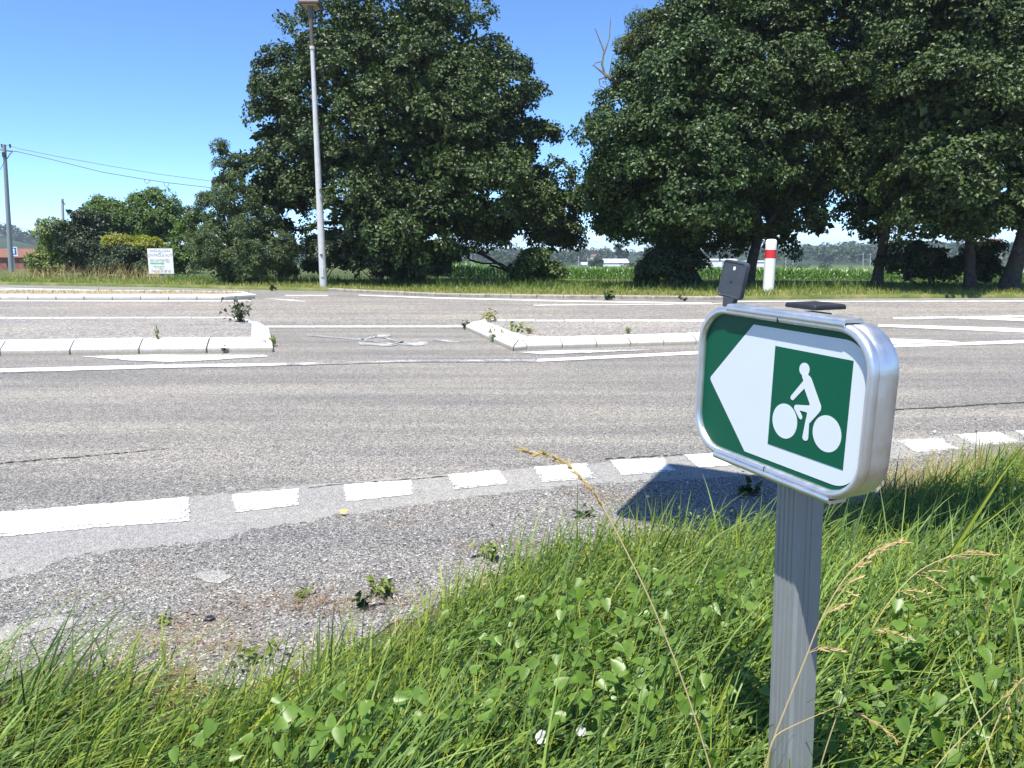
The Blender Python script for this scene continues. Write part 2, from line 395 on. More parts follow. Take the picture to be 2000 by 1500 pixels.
strip_px = [(-250, 1082), (0, 1035), (370, 972), (600, 948), (740, 938), (990, 919), (1255, 897), (1560, 872), (1810, 853), (2000, 842), (2200, 828),
            (2200, 862), (2000, 872), (1880, 884), (1750, 905), (1600, 922), (1450, 938), (1320, 944), (1200, 950), (1090, 958), (960, 976), (840, 992), (700, 1012), (620, 1022), (560, 1034), (470, 1052), (400, 1068), (330, 1076), (250, 1082), (170, 1088), (110, 1108), (60, 1130), (0, 1144), (-250, 1200)]
sheet('smooth_edge_strip', gps(strip_px), .004, M['strip'], road, amp=.012, step=.05)
grav_px = [(-250, 1190), (0, 1134), (60, 1120), (115, 1098), (175, 1080), (250, 1074), (330, 1068), (400, 1060), (470, 1044), (560, 1026), (620, 1014), (700, 1004), (840, 984), (960, 968), (1090, 952), (1200, 945), (1320, 939), (1450, 932), (1600, 916), (1750, 899), (1880, 878), (2000, 866), (2200, 856)]
gv = [tuple(p[:2]) for p in gps(grav_px)]
gv2 = [(x, edge_y(x) - .3) for x in np.linspace(gv[-1][0], gv[0][0], 30)]
shoulder = sheet('gravel_shoulder', gv + gv2, .008, M['gravel'], amp=.02, step=.04, kind='structure')
for k, px in enumerate([[(60, 1215), (120, 1208), (180, 1210), (150, 1228), (80, 1236)], [(385, 1122), (430, 1118), (462, 1128), (430, 1143), (395, 1140)], [(-60, 1250), (30, 1222), (60, 1240), (0, 1262)]]):
    sheet('bare_patch', gps(px), .0115, M['strip'], shoulder, amp=.012, step=.03)

# painted markings, all children of the road
def grow(poly, d):
    P = [np.array(p[:2]) for p in poly]; n = len(P); ar = sum(P[i][0] * P[(i+1) % n][1] - P[(i+1) % n][0] * P[i][1] for i in range(n)); s = 1 if ar > 0 else -1; out = []
    for i in range(n):
        a = unit_(P[i] - P[i-1]); b = unit_(P[(i+1) % n] - P[i]); m = unit_(np.array([a[1] + b[1], -a[0] - b[0]])) * s; c = max(.45, m @ (np.array([a[1], -a[0]]) * s)); out.append(P[i] + m * d / c)
    return out
def unit_(v): return v / (np.linalg.norm(v) + 1e-9)
def chipped(name, px, d=.022):
    o = sheet(name, grow(gps(px), -d), .012, M['paint'], road, amp=.006, step=.02)
    sheet('worn_fringe', grow(gps(px), d * .5), .008, M['paint_chip'], o, amp=.006, step=.02); return o
def mark(name, px, mat='paint', z=.010, amp=.0035, step=.025): return sheet(name, gps(px), z, M[mat], road, amp=amp, step=step)
chipped('edge_line', [(-320, 1070), (-320, 1115), (0, 1049), (180, 1031), (364, 1018), (364, 974), (180, 989), (0, 1003)], .035)
for q in ([(457, 968), (580, 957), (580, 988), (463, 1001)], [(674, 948), (800, 940), (802, 967), (680, 980)], [(878, 929), (972, 920), (990, 946), (890, 957)],
          [(1046, 914), (1142, 907), (1160, 935), (1062, 943)], [(1196, 901), (1292, 896), (1318, 921), (1216, 929)], [(1338, 890), (1425, 884), (1458, 907), (1366, 914)],
          [(1480, 880), (1560, 874), (1600, 896), (1512, 901)], [(1622, 870), (1700, 866), (1738, 886), (1660, 891)], [(1755, 862), (1836, 858), (1870, 878), (1790, 884)],
          [(1868, 850), (1948, 845), (1992, 865), (1906, 871)], [(1984, 843), (2060, 838), (2104, 856), (2020, 861)]):
    chipped('give_way_dash', q)
mark('centre_line', [(-400, 741), (-400, 751), (0, 729), (300, 720.5), (560, 715), (560, 710), (300, 713.5), (0, 721)], 'paint_fair')
mark('centre_line', [(560, 710), (560, 715), (800, 708), (1050, 707.5), (1050, 702.5), (800, 704)], 'paint_faded')
mark('centre_line', [(1050, 702.5), (1050, 707.5), (1360, 693), (1745, 679.5), (2000, 671), (2400, 657), (2400, 650), (2000, 665), (1745, 674.5), (1360, 687)], 'paint')
mark('paint_patch', [(160, 697), (300, 694), (520, 694), (525, 697), (420, 704), (330, 708), (250, 705)], 'paint_fair', amp=.01)
mark('paint_patch', [(1012, 689), (1100, 685), (1270, 684), (1150, 690), (1060, 693)], 'paint_fair', amp=.01)
mark('island_line', [(521, 637), (521, 639.6), (905, 639.4), (905, 637)], 'paint', .008, .004)
mark('hatch_bar', [(1715, 634), (1715, 638.5), (2000, 650), (2300, 661), (2300, 652), (2000, 642)], 'paint')
mark('hatch_tip', [(1725, 662), (1725, 673), (1760, 672.5), (1875, 668), (1800, 664)], 'paint')
mark('lane_line', [(1745, 620.5), (1745, 623.5), (2000, 619.5), (2400, 614), (2400, 611), (2000, 616.8)], 'paint', .008, .004)
mark('lane_line', [(1820, 620.2), (2000, 628), (2200, 636), (2200, 632), (2000, 622.5), (1900, 620)], 'paint', .0115, .004)
mark('far_edge_line', [(700, 576), (850, 581.2), (1100, 587), (1390, 592), (1390, 593.8), (1100, 589), (850, 583.2), (700, 577.2)], 'paint', .008, .01, .2)
mark('far_edge_line', [(1042, 595.8), (1042, 597.6), (1390, 594.9), (1440, 590.5), (2000, 589.6), (2400, 589), (2400, 586.8), (2000, 587.6), (1440, 588.4), (1388, 593.9)], 'paint_fair', .0115, .01, .2)
mark('far_edge_line', [(0, 562.2), (0, 563.6), (320, 571), (500, 576.2), (500, 575), (320, 569.6)], 'paint_fair', .008, .012, .2)
mark('far_edge_line', [(-400, 589), (-400, 591.5), (0, 588.2), (300, 588.8), (490, 588.6), (490, 587.2), (300, 587.2), (0, 586.4)], 'paint', .008, .01, .2)
mark('far_hatch', [(515, 583.2), (560, 584.6), (600, 588.8), (590, 589.4)], 'paint_fair', .008, .01, .2)
mark('far_hatch', [(555, 576.4), (640, 576.6), (642, 578.6), (560, 578.4)], 'paint_fair', .008, .01, .2)
M['tar'] = plain('tar_seam', (.045, .043, .042), .8)
for q in ([(1745, 800), (1850, 795), (1930, 789), (2060, 783), (2060, 784.5), (1930, 790.6), (1850, 796.4), (1745, 801.5)], [(600, 953.5), (675, 945), (800, 937), (930, 926), (930, 927), (800, 938.2), (675, 946.4), (600, 954.6)],
          [(1180, 896.5), (1300, 890), (1440, 880), (1440, 881), (1300, 891), (1180, 897.5)], [(0, 905), (180, 890), (330, 876), (330, 877), (180, 891), (0, 906.2)]): mark('tar_seam', q, 'tar', .006, .009, .03)
# worn bicycle symbol between the islands
cyc = [[(742, 671), (700, 668), (704, 674), (760, 677), (778, 674)], [(795, 666), (812, 663), (836, 668), (838, 673), (815, 676), (785, 674), (772, 670)],
       [(738, 655), (748, 651.5), (760, 653), (766, 656), (750, 660), (733, 659)]]
for q in cyc: mark('bicycle_symbol', q, 'paint_faded', .008, .02, .1)
for q in ([(600, 653), (640, 657), (700, 661), (770, 672), (768, 674), (700, 664.5), (640, 660), (600, 656)], [(752, 659), (790, 669), (785, 671), (745, 660)], [(700, 663), (735, 657), (738, 659), (705, 665)],
          [(850, 662), (890, 666), (902, 668), (890, 670), (850, 666)]):
    mark('bicycle_symbol', q, 'paint_faded', .008, .02, .1)

# ------------------------------------------------------------------ traffic islands with separate kerb stones
def path_pieces(path, L, gap=.022):
    """cuts a ground path into stones about L long that never straddle a corner"""
    out = []
    for a, b in zip(path[:-1], path[1:]):
        a = np.array(a[:2]); b = np.array(b[:2]); D = np.linalg.norm(b - a); k = max(1, round(D / L)); d = (b - a) / D
        for i in range(k): out.append((a + d * (D * i / k + gap / 2), a + d * (D * (i + 1) / k - gap / 2), i == 0, i == k - 1))
    return out
def kerb_stone(a, b, prof, side, mat, parent, mit0=0.0, mit1=0.0, slots=0.0):
    d = (b - a) / np.linalg.norm(b - a); n = np.array([-d[1], d[0]]) * side
    jit = random.uniform(-.006, .006); yw = random.uniform(-.006, .006)
    def ring(p, mit, w): return [(*(p + n * (o + w) + d * mit * o), z + (jit if z > 0 else 0)) for o, z in prof]
    st = MB().loft([ring(a, mit0, 0), ring(b, -mit1, yw)]).build('kerb_stone', mat, parent, bevel=.012)
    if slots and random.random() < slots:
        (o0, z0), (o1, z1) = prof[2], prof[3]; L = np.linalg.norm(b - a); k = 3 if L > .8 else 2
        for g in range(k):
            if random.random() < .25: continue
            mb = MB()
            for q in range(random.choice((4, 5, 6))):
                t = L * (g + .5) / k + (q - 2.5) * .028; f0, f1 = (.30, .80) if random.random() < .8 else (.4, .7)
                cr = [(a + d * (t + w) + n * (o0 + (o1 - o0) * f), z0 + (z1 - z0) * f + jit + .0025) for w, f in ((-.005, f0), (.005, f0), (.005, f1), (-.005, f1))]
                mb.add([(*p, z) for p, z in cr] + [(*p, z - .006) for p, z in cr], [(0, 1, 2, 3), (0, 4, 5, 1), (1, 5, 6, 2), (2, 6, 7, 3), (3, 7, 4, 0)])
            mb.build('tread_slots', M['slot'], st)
    return st
def island(name, label, path, closed_back, prof, top_z, topmat, L, mat, side=1, front=-1, slots=0.0):
    o = thing(name, None, None, (0, 0, 0)); tag(o, label, kind='structure')
    pts = [np.array(p[:2]) for p in path]
    # mitre at each corner so neighbouring stones meet
    n = len(pts); mit = [0.0] * n
    for i in range(1, n - 1):
        d0 = (pts[i] - pts[i-1]) / np.linalg.norm(pts[i] - pts[i-1]); d1 = (pts[i+1] - pts[i]) / np.linalg.norm(pts[i+1] - pts[i])
        turn = math.atan2(d0[0] * d1[1] - d0[1] * d1[0], d0 @ d1) * side; mit[i] = math.tan(turn / 2)
    for i in range(n - 1):
        pc = path_pieces([pts[i], pts[i+1]], L)
        for a, b, f0, f1 in pc: kerb_stone(a, b, prof, side, mat, o, mit[i] if f0 else 0, mit[i+1] if f1 else 0, slots if i == front else 0)
    w = prof[-1][0] - .03; inner = []
    for i in range(n):
        d0 = pts[i] - pts[i-1] if i else pts[1] - pts[0]; d1 = pts[i+1] - pts[i] if i < n - 1 else d0
        d0 = d0 / np.linalg.norm(d0); d1 = d1 / np.linalg.norm(d1); m = d0 + d1; m = m / np.linalg.norm(m)
        nn = np.array([-m[1], m[0]]) * side; inner.append(pts[i] + nn * w / max(.4, m @ d1))
    sheet('island_surface', inner + [np.array(p[:2]) for p in closed_back], top_z, topmat, o)
    return o, inner
PROF = [(0, -.03), (0, .085), (.02, .105), (.20, .225), (.30, .232), (.34, .225), (.34, -.03)]
isl_l, _ = island('traffic_island', 'left traffic island edged with sloping white kerb stones',
    [gp(-420, 699), gp(0, 695), gp(534, 688), gp(527, 650), gp(474, 637), gp(-420, 640)], [], PROF, .215, M['island_top'], 1.0, M['kerb'], 1, 1, 1.0)
PROF2 = [(0, -.03), (0, .07), (.02, .09), (.17, .165), (.40, .172), (.44, .165), (.44, -.03)]
isl_r, _ = island('traffic_island', 'right traffic island behind the bicycle sign with white kerb stones',
    [gp(1690, 652), gp(1600, 638), gp(935, 637), gp(908, 643), gp(1002, 686), gp(1030, 683), gp(1360, 673), gp(1640, 664), gp(1690, 652.2)], [], PROF2, .155, M['island_top'], .62, M['kerb'], 1, 5, .6)
PROF3 = [(0, -.03), (0, .13), (.03, .15), (.22, .19), (.26, .18), (.26, -.03)]
isl_f, _ = island('traffic_island', 'far left traffic island with white kerb and dry dusty top',
    [gp(-500, 588), gp(0, 586), gp(440, 586.5), gp(498, 583), gp(480, 578), gp(300, 576), gp(-500, 571)], [], PROF3, .175, M['dry_top'], 1.0, M['kerb'], 1)
# far roadside kerb
fk = thing('roadside_kerb', None, None); tag(fk, 'low grey kerb along the far side of the road', kind='structure')
kp = np.array(gps([(640, 569), (850, 579.5), (1100, 583), (1390, 586.5), (1450, 585.5)]))[:, :2]
for a, b, _, _ in path_pieces(list(kp), 1.0, .02):
    kerb_stone(a, b, [(0, -.05), (0, .10), (.02, .12), (.22, .125), (.24, .115), (.24, -.05)], 1, M['kerb_grey'], fk)
# far verge, a strip between kerb and field
px_ = np.linspace(-500, 2500, 90); fy = np.interp(px_, [p[0] for p in FAR_KERB_PX], [p[1] for p in FAR_KERB_PX])
rows = []
base_pts = np.array([gp(a, b) for a, b in zip(px_, fy)])[:, :2]
dirn = base_pts / np.linalg.norm(base_pts, axis=1)[:, None]; r0 = np.linalg.norm(base_pts, axis=1)
def verge_z(t): return .115 - .16 * sm(.3, 1.0, t)
for t in (-1, *np.linspace(0, 1, 8)):
    sk = t < 0; t = max(t, 0)
    r = (r0 + (.11 if sk else .14)) + (np.maximum(52, r0 + 14) - r0) * t; P = dirn * r[:, None]
    rows.append(np.column_stack([P, np.full(len(P), -.05 if sk else float(verge_z(t)))]))
R_ = np.array(rows); nn_ = R_.shape[1]; i_ = np.arange(8)[:, None] * nn_ + np.arange(nn_ - 1)[None, :]
tag(mesh_np('grass_verge', R_.reshape(-1, 3), np.stack([i_, i_ + 1, i_ + nn_ + 1, i_ + nn_], -1).reshape(-1, 4), M['verge'], smooth=True), 'far grass verge between kerb and corn field', kind='structure')
# near verge
gx = np.concatenate([np.linspace(-60, -4, 20), np.linspace(-3.8, 8, 120), np.linspace(8.5, 60, 20)]); gt = np.concatenate([np.linspace(0, 2.6, 40), np.linspace(3, 24, 14)])
X_, T_ = np.meshgrid(gx, gt, indexing='ij'); Y_ = edge_y(X_) + .12 - T_; Y_[:, 0] += .10 * np.sin(X_[:, 0] * 9) * np.sin(X_[:, 0] * 23 + 1) + .05 * np.sin(X_[:, 0] * 51) - .04; Z_ = near_z(X_, Y_)
i_ = np.arange(len(gx) - 1)[:, None] * len(gt) + np.arange(len(gt) - 1)[None, :]
tag(mesh_np('roadside_verge', np.stack([X_, Y_, Z_], -1).reshape(-1, 3), np.stack([i_, i_ + len(gt), i_ + len(gt) + 1, i_ + 1], -1).reshape(-1, 4), M['near_verge'], smooth=True), 'near roadside bank under the long grass', kind='structure')

# ------------------------------------------------------------------ foliage
def unit(v): return v / (np.linalg.norm(v, axis=-1, keepdims=True) + 1e-9)
def kites(P, Nn, T, size, width=.75, fold=.16):
    """one folded leaf (a quad) per point"""
    T = unit(T - Nn * np.sum(T * Nn, -1, keepdims=True)); B = np.cross(Nn, T); s = size[:, None]
    a = P; l = P + T * s * .45 + B * s * width * .5 + Nn * s * fold; t = P + T * s; r = P + T * s * .45 - B * s * width * .5 + Nn * s * fold
    V = np.stack([a, r, t, l], 1).reshape(-1, 3); Fq = np.arange(len(V)).reshape(-1, 4); return V, Fq
def ovates(P, Nn, T, size, width=.6, fold=.12):
    T = unit(T - Nn * np.sum(T * Nn, -1, keepdims=True)); B = np.cross(Nn, T); s = size[:, None]; w = width * .5
    pt = lambda t, b, h: P + T * s * t + B * s * b * w + Nn * s * h
    V = np.stack([pt(0, 0, 0), pt(.28, 1, fold), pt(.68, .72, fold * .6), pt(1, 0, -.14), pt(.68, -.72, fold * .6), pt(.28, -1, fold)], 1).reshape(-1, 3)
    b = np.arange(len(P))[:, None] * 6; return V, np.concatenate([b + np.array([[0, 1, 2, 3]]), b + np.array([[0, 3, 4, 5]])])
def leafcloud(lobes, nclump, per, size, rc, rg, interior=.10, up=.95, width=.75, droop=.35, bough=None, fill=1.0, flat=.62):
    """leaves in small clumps, clumps on the upper side of boughs, boughs over the hull of the crown's lobes"""
    L = np.asarray(lobes, float); c = L[:, :3]; r = L[:, 3:6]; w = (r.prod(1)) ** (2 / 3) * np.where(c[:, 1] > np.median(c[:, 1]) + .5, .30, 1.0); w /= w.sum()
    bough = bough or rc * 2.5; nc = 30; nb = max(6, int(nclump * per / (nc * 20) * fill)); P = []; D = []; I = []
    for _ in range(10):
        i = rg.choice(len(L), nb * 2, p=w); d = unit(rg.normal(size=(nb * 2, 3)) + np.array([0, 0, .10]))
        p = c[i] + r[i] * d * (.72 + .32 * rg.random((nb * 2, 1)))
        q = (((p[:, None, :] - c[None]) / r[None]) ** 2).sum(-1); q[np.arange(len(p)), i] = 9
        ok = q.min(1) > .55
        P.append(p[ok]); D.append(d[ok]); I.append(i[ok])
        if sum(map(len, P)) >= nb: break
    P = np.concatenate(P)[:nb]; D = np.concatenate(D)[:nb]; I = np.concatenate(I)[:nb]; n = len(P)
    A = unit(D * .42 + np.array([0, 0, up]) + rg.normal(size=(n, 3)) * .2); rb = np.minimum(bough * (.5 + .85 * rg.random(n)), .35 + r[I, 0] * .75)
    k = np.repeat(np.arange(n), nc); l = unit(rg.normal(size=(len(k), 3))); dot = np.sum(l * A[k], -1)
    l = np.where((dot < -.05)[:, None], l - 2 * A[k] * dot[:, None], l)
    CP_ = P[k] + l * rb[k][:, None] * (.50 + .45 * rg.random((len(k), 1))) * np.array([1, 1, flat]); CA = unit(l * .5 + A[k] * .6 + rg.normal(size=(len(k), 3)) * .15)
    rcs = rc * (.40 + .32 * rg.random(len(k)))
    m_ = np.repeat(np.arange(len(k)), 20); l2 = unit(rg.normal(size=(len(m_), 3))); dot = np.sum(l2 * CA[m_], -1)
    l2 = np.where((dot < -.2)[:, None], l2 - 2 * CA[m_] * dot[:, None], l2)
    pos = CP_[m_] + l2 * rcs[m_][:, None] * (.4 + .65 * rg.random((len(m_), 1)))
    nr = unit(l2 * .5 + CA[m_] * .6 + rg.normal(size=(len(m_), 3)) * .36)
    tn = l2 + rg.normal(size=(len(m_), 3)) * .6 - np.array([0, 0, droop])
    m = int(len(m_) * interior)
    if m:
        i = rg.choice(len(L), m, p=w); d = unit(rg.normal(size=(m, 3))); pi = c[i] + r[i] * d * (.15 + .50 * rg.random((m, 1)))
        pos = np.concatenate([pos, pi]); nr = np.concatenate([nr, unit(rg.normal(size=(m, 3)) + np.array([0, 0, .4]))]); tn = np.concatenate([tn, rg.normal(size=(m, 3))])
    sz = size * (.65 + .7 * rg.random(len(pos)))
    if m: sz[-m:] *= 2.1
    return kites(pos, nr, tn, sz, width)
def lobes_px(L, d, ry=.9, mirror=True, shrink=None):
    out = []
    for q in L:
        x, y, r = q[:3]; off = q[3] if len(q) > 3 else 0.0; k = r / F * d / CP; k = max(k * .5, k - (.40 if shrink is None else shrink))
        c = at(x, y, d + off); out.append((*c, k, k * ry, k * .93))
        if mirror and off < -.4:
            c2 = at(x, y, d - off * .9); out.append((*(c[:1] + 0), d - off * .9, c[2], k, k * ry, k * .93))
        elif mirror:
            out.append((c[0] + random.uniform(-.4, .4), c[1] + k * .7, c[2], k * .95, k * ry, k * .9))
    return out
def limb(mb, a, b, r0, r1, bend=.25, n=7):
    a = np.array(a); b = np.array(b); L = np.linalg.norm(b - a); o = np.array([random.uniform(-1, 1), random.uniform(-1, 1), random.uniform(-.2, .6)]) * bend * L * .5
    pts = [a + (b - a) * t + o * math.sin(math.pi * t) + np.array([random.gauss(0, .02 * L) for _ in range(3)]) * (0 < t < 1) for t in np.linspace(0, 1, 6)]
    mb.tube(pts, list(np.linspace(r0, r1, 6)), n)
def tree(name, label, cat, base, lobes, mat, trunk_r, fork_z, nclump, per, size, rc, seed, group=None, bark='bark', nlimb=9, lean=None, **kw):
    t = thing(name, label, cat, base, group); rg = np.random.default_rng(seed); random.seed(seed)
    b = np.array(base); L = np.array(lobes)
    top = lean if lean is not None else np.array([b[0] * .5 + L[:, 0].mean() * .5, b[1] * .5 + L[:, 1].mean() * .5, fork_z])
    top = np.array(top, float); top[2] = fork_z
    mb = MB(); zs = np.linspace(0, 1, 8)
    pts = [b + (top - b) * z + np.array([math.sin(3 * z + seed) * .06 * trunk_r * 4, math.cos(2.3 * z + seed) * .05 * trunk_r * 4, 0]) * (z > 0) for z in zs]
    pts[0] = b - np.array([0, 0, .1])
    mb.tube(pts, [trunk_r * (1.5 if z == 0 else 1.12 if z < .2 else 1.0 - .3 * z) for z in zs], 10)
    mb.build('trunk', M[bark], t, smooth=True)
    idx = rg.choice(len(L), min(nlimb, len(L)), replace=False)
    for i in idx:
        lb = MB(); tgt = L[i, :3] + rg.normal(size=3) * .2; st = b + (top - b) * rg.uniform(.75, 1.0)
        limb(lb, st, tgt, trunk_r * .42, trunk_r * .10)
        for _ in range(3): limb(lb, st + (tgt - st) * rg.uniform(.4, .8), tgt + rg.normal(size=3) * L[i, 3] * .3 - np.array([0, 0, L[i, 3] * .2]), trunk_r * .14, trunk_r * .04, n=5)
        lb.build('limb', M[bark], t, smooth=True)
    V, Fq = leafcloud(L, nclump, per, size, rc, rg, **kw)
    o = mesh_np('crown', V, Fq, M[mat], t); 
    return t
def shrub(name, label, cat, base, lobes, mat, nclump, per, size, rc, seed, group=None, nstem=5, **kw):
    t = thing(name, label, cat, base, group); rg = np.random.default_rng(seed); random.seed(seed)
    L = np.array(lobes); mb = MB(); b = np.array(base)
    for k in range(nstem):
        i = rg.integers(len(L)); limb(mb, b + np.array([rg.normal() * .15, rg.normal() * .15, -.05]), L[i, :3], .035, .012, n=5)
    mb.build('stem', M['bark'], t)
    V, Fq = leafcloud(L, nclump, per, size, rc, rg, **kw); V[:, 2] = np.maximum(V[:, 2], b[2] + .01)
    mesh_np('foliage', V, Fq, M[mat], t); return t

# the big maple in the middle
D0 = 37.5
Lc = [(700,50,110,0),(820,60,110,.5),(905,115,98,0),(970,150,55,.2),(640,95,80,.3),(565,165,62,0),(690,190,115,-1.8),(820,215,125,-2.4),(945,215,95,-.6),(560,255,62,0),
      (620,300,88,-1.2),(745,330,108,-2.6),(880,345,118,-3),(985,300,72,-.3),(1005,190,45,0),(545,335,55,0),(552,385,48,-.3),(538,205,52,.2),(524,265,54,.2),(528,400,44,.2),(545,440,36,.2),(520,350,30,.4),(620,370,60,-1),(690,420,75,-1.8),(800,440,88,-3),(925,425,88,-2.4),
      (1010,400,78,0),(1078,420,58,0),(1048,350,62,.2),(1088,470,46,.2),(1098,440,40,0),(1030,290,55,.2),(1050,250,40,.4),(985,460,40,-.6),(760,495,60,-1.2),(850,492,52,-1.8),(590,120,36,0),(1062,520,34,0),(1050,545,26,-.2)]
tree('maple_tree', 'big dark green maple standing alone behind the street lamp', 'tree', (*at(790, 555, D0)[:2], 0.0), lobes_px(Lc, D0), 'maple', .38, 2.6, 2750, 72, .15, .47, 11, nlimb=14, bough=1.5)
# right hand row of trees
La = [(1330,95,85),(1265,205,72),(1225,290,72),(1195,345,62),(1165,390,42),(1185,432,46),(1290,300,118,-1.8),(1370,190,110,-2),(1350,390,100,-2.4),(1265,425,62,-.6),(1345,470,48,-.4),(1240,455,34),(1390,60,90,-1),(1380,300,90,-2.6)]
tree('maple_tree', 'maple with a full rounded crown, leftmost trunk of the right row', 'tree', (*at(1360, 562, 33.3)[:2], 0.0), lobes_px(La, 33.6), 'maple_b', .30, 2.4, 1550, 74, .145, .45, 21, nlimb=9, bough=1.4)
Lb = [(1500,-50,130),(1430,40,110,-1),(1560,40,120,-1),(1500,160,130,-2.2),(1600,230,92,-1.4),(1480,310,120,-2.8),(1585,360,84,-1.4),(1430,420,80,-1.6),(1530,440,66,-.6),(1600,440,44),(1630,330,50),(1465,465,42,-.4),(1640,150,60)]
tree('maple_tree', 'tall maple whose trunk rises behind the grey plate of the sign', 'tree', (*at(1458, 565, 33)[:2], 0.0), lobes_px(Lb, 35.2), 'maple', .27, 2.5, 1550, 74, .145, .45, 22, nlimb=9, bough=1.4)
Lc2 = [(1720,40,115),(1740,-70,110),(1690,190,95,-.6),(1770,180,110,-.8),(1700,310,85,-.6),(1740,400,66,-.3),(1700,455,34),(1790,330,80,-.8),(1680,110,70,.8)]
tree('maple_tree', 'maple with a slim leaning trunk just right of the striped post', 'tree', (*at(1712, 566, 32.4)[:2], 0.0), lobes_px(Lc2, 33.6), 'maple_b', .22, 3.1, 1050, 74, .145, .45, 23, bough=1.4, nlimb=7, lean=at(1735, 430, 32.6))
Ld = [(1860,60,140),(1890,-90,120),(1850,230,120,-1.8),(1820,320,90,-2.2),(1880,390,92,-2.4),(1800,390,64,-1.6),(1830,440,44,-1.2),(1920,300,110,-1.8),(1930,440,50,-.6),(1960,150,110,-1)]
tree('maple_tree', 'maple with a straight dark trunk among the undergrowth', 'tree', (*at(1898, 569, 30.6)[:2], 0.0), lobes_px(Ld, 30.6), 'maple', .22, 2.8, 1150, 74, .145, .45, 24, bough=1.4, nlimb=8, lean=at(1893, 420, 30.8))
Le = [(2040,40,150),(2060,-90,130),(2030,220,120,-1),(2100,320,130,-.6),(2030,370,90,-1.4),(2010,440,50),(2150,160,150),(2120,430,80)]
tree('maple_tree', 'maple with a thick leaning trunk at the right end of the row', 'tree', (*at(1968, 570, 30)[:2], 0.0), lobes_px(Le, 30), 'maple_b', .33, 3.2, 760, 70, .145, .45, 25, bough=1.4, nlimb=8, lean=at(2010, 400, 30))
# locust behind, lighter, with a dead branch
Ll = [(1255,75,36),(1225,95,22),(1290,95,40),(1240,140,34),(1300,150,50),(1228,175,22),(1330,70,36)]
loc = tree('locust_tree', 'paler feathery tree poking up behind the right row with a bare branch', 'tree', (*at(1330, 560, 34.5)[:2], .0), lobes_px(Ll, 33.6, shrink=.15), 'locust', .2, 6.8, 330, 70, .11, .4, 31, nlimb=5, droop=.5, width=.5)
def tw(px, d, r0, r1):
    pts = [at(x, y, d) for x, y in px]; MB().tube(pts, list(np.linspace(r0 * 1.3, r1 * 1.8, len(pts))), 5).build('dead_branch', M['dead_wood'], loc)
tw([(1300, 190), (1240, 165), (1208, 158), (1188, 150), (1175, 140), (1160, 128)], 33.2, .10, .012)
tw([(1208, 158), (1182, 148), (1176, 125), (1180, 100), (1172, 80), (1162, 55)], 33.2, .05, .01); tw([(1180, 105), (1190, 75), (1193, 35)], 33.1, .03, .008)
tw([(1185, 150), (1170, 155), (1172, 168), (1195, 178)], 33.2, .03, .008); tw([(1178, 120), (1165, 122), (1156, 130)], 33.2, .02, .007); tw([(1190, 146), (1194, 120), (1198, 105)], 33.3, .02, .007)
tw([(1255, 60), (1262, 45), (1252, 25)], 33.2, .03, .008); tw([(1262, 48), (1268, 30), (1272, 18)], 33.2, .02, .007); tw([(1320, 40), (1322, 10), (1312, 0)], 33.2, .03, .008)

# hedgerow on the left
DL = 50.0
shrub('shrub', 'pale green shrub beside the grey utility pole', 'shrub', (*at(95, 533, 50)[:2], -.02), lobes_px([(98,468,32),(78,497,26),(115,500,32),(130,470,25),(70,455,12),(95,520,28)], 50, shrink=.3), 'lime_bush', 170, 60, .15, .42, 41, flat=1.0, droop=-.2)
shrub('dark_tree', 'small dark leafy tree behind the pale shrub', 'tree', (*at(165, 533, 48)[:2], -.02), lobes_px([(150,432,26),(165,460,38),(185,495,40),(150,505,34),(195,440,28),(140,420,14)], 48, shrink=.3), 'dark_bush', 240, 60, .14, .42, 42)
shrub('shrub', 'mid green bushy tree behind the dark tree, left of two', 'tree', (*at(215, 530, 55)[:2], -.02), lobes_px([(210,425,34),(200,400,16),(235,440,36),(240,470,40)], 55, shrink=.3), 'green_bush', 200, 60, .16, .5, 43, flat=1.0, droop=-.2)
shrub('shrub', 'mid green bushy tree above the white board with upright twigs', 'tree', (*at(300, 530, 55)[:2], -.02), lobes_px([(300,425,40),(272,400,16),(300,392,16),(325,440,34),(270,440,32),(300,470,40)], 55, shrink=.3), 'green_bush', 240, 60, .16, .5, 44, flat=1.0, droop=-.2)
shrub('shrub', 'yellow green shrub spreading over the top of the white board', 'shrub', (*at(270, 535, 47)[:2], -.02), lobes_px([(232,478,22),(262,482,24),(292,486,22),(315,480,14)], 47, shrink=.3), 'yellow_bush', 130, 60, .12, .35, 45, up=.9)
shrub('shrub', 'low dark green shrub left of the white board', 'shrub', (*at(250, 540, 46)[:2], -.02), lobes_px([(235,508,28),(262,512,30),(215,520,26),(290,515,26)], 46, shrink=.3), 'dark_bush', 150, 60, .13, .36, 46)
shrub('shrub', 'fresh green arching shrub right of the white board', 'shrub', (*at(365, 540, 45)[:2], -.02), lobes_px([(362,448,24),(368,490,32),(350,500,26),(345,525,22),(395,500,34),(375,430,16)], 45, shrink=.3), 'green_bush', 210, 60, .15, .42, 47)
tree('ash_tree', 'tall narrow grey green tree left of the big maple', 'tree', (*at(450, 553, 36)[:2], -.02), lobes_px([(442,296,13),(440,318,20),(436,345,28),(445,372,36),(430,400,42),(460,415,44),(425,440,50),(470,450,52),(440,480,60),(500,470,44),(485,500,56),(415,510,44),(505,525,40),(450,530,56),(540,515,30),(405,465,26),(525,470,32),(550,490,24),(510,430,26)], 36, shrink=.12), 'ash', .14, 2.0, 900, 66, .095, .24, 48, nlimb=9, width=.5, bough=.42, droop=-.3, flat=1.15, up=.45)
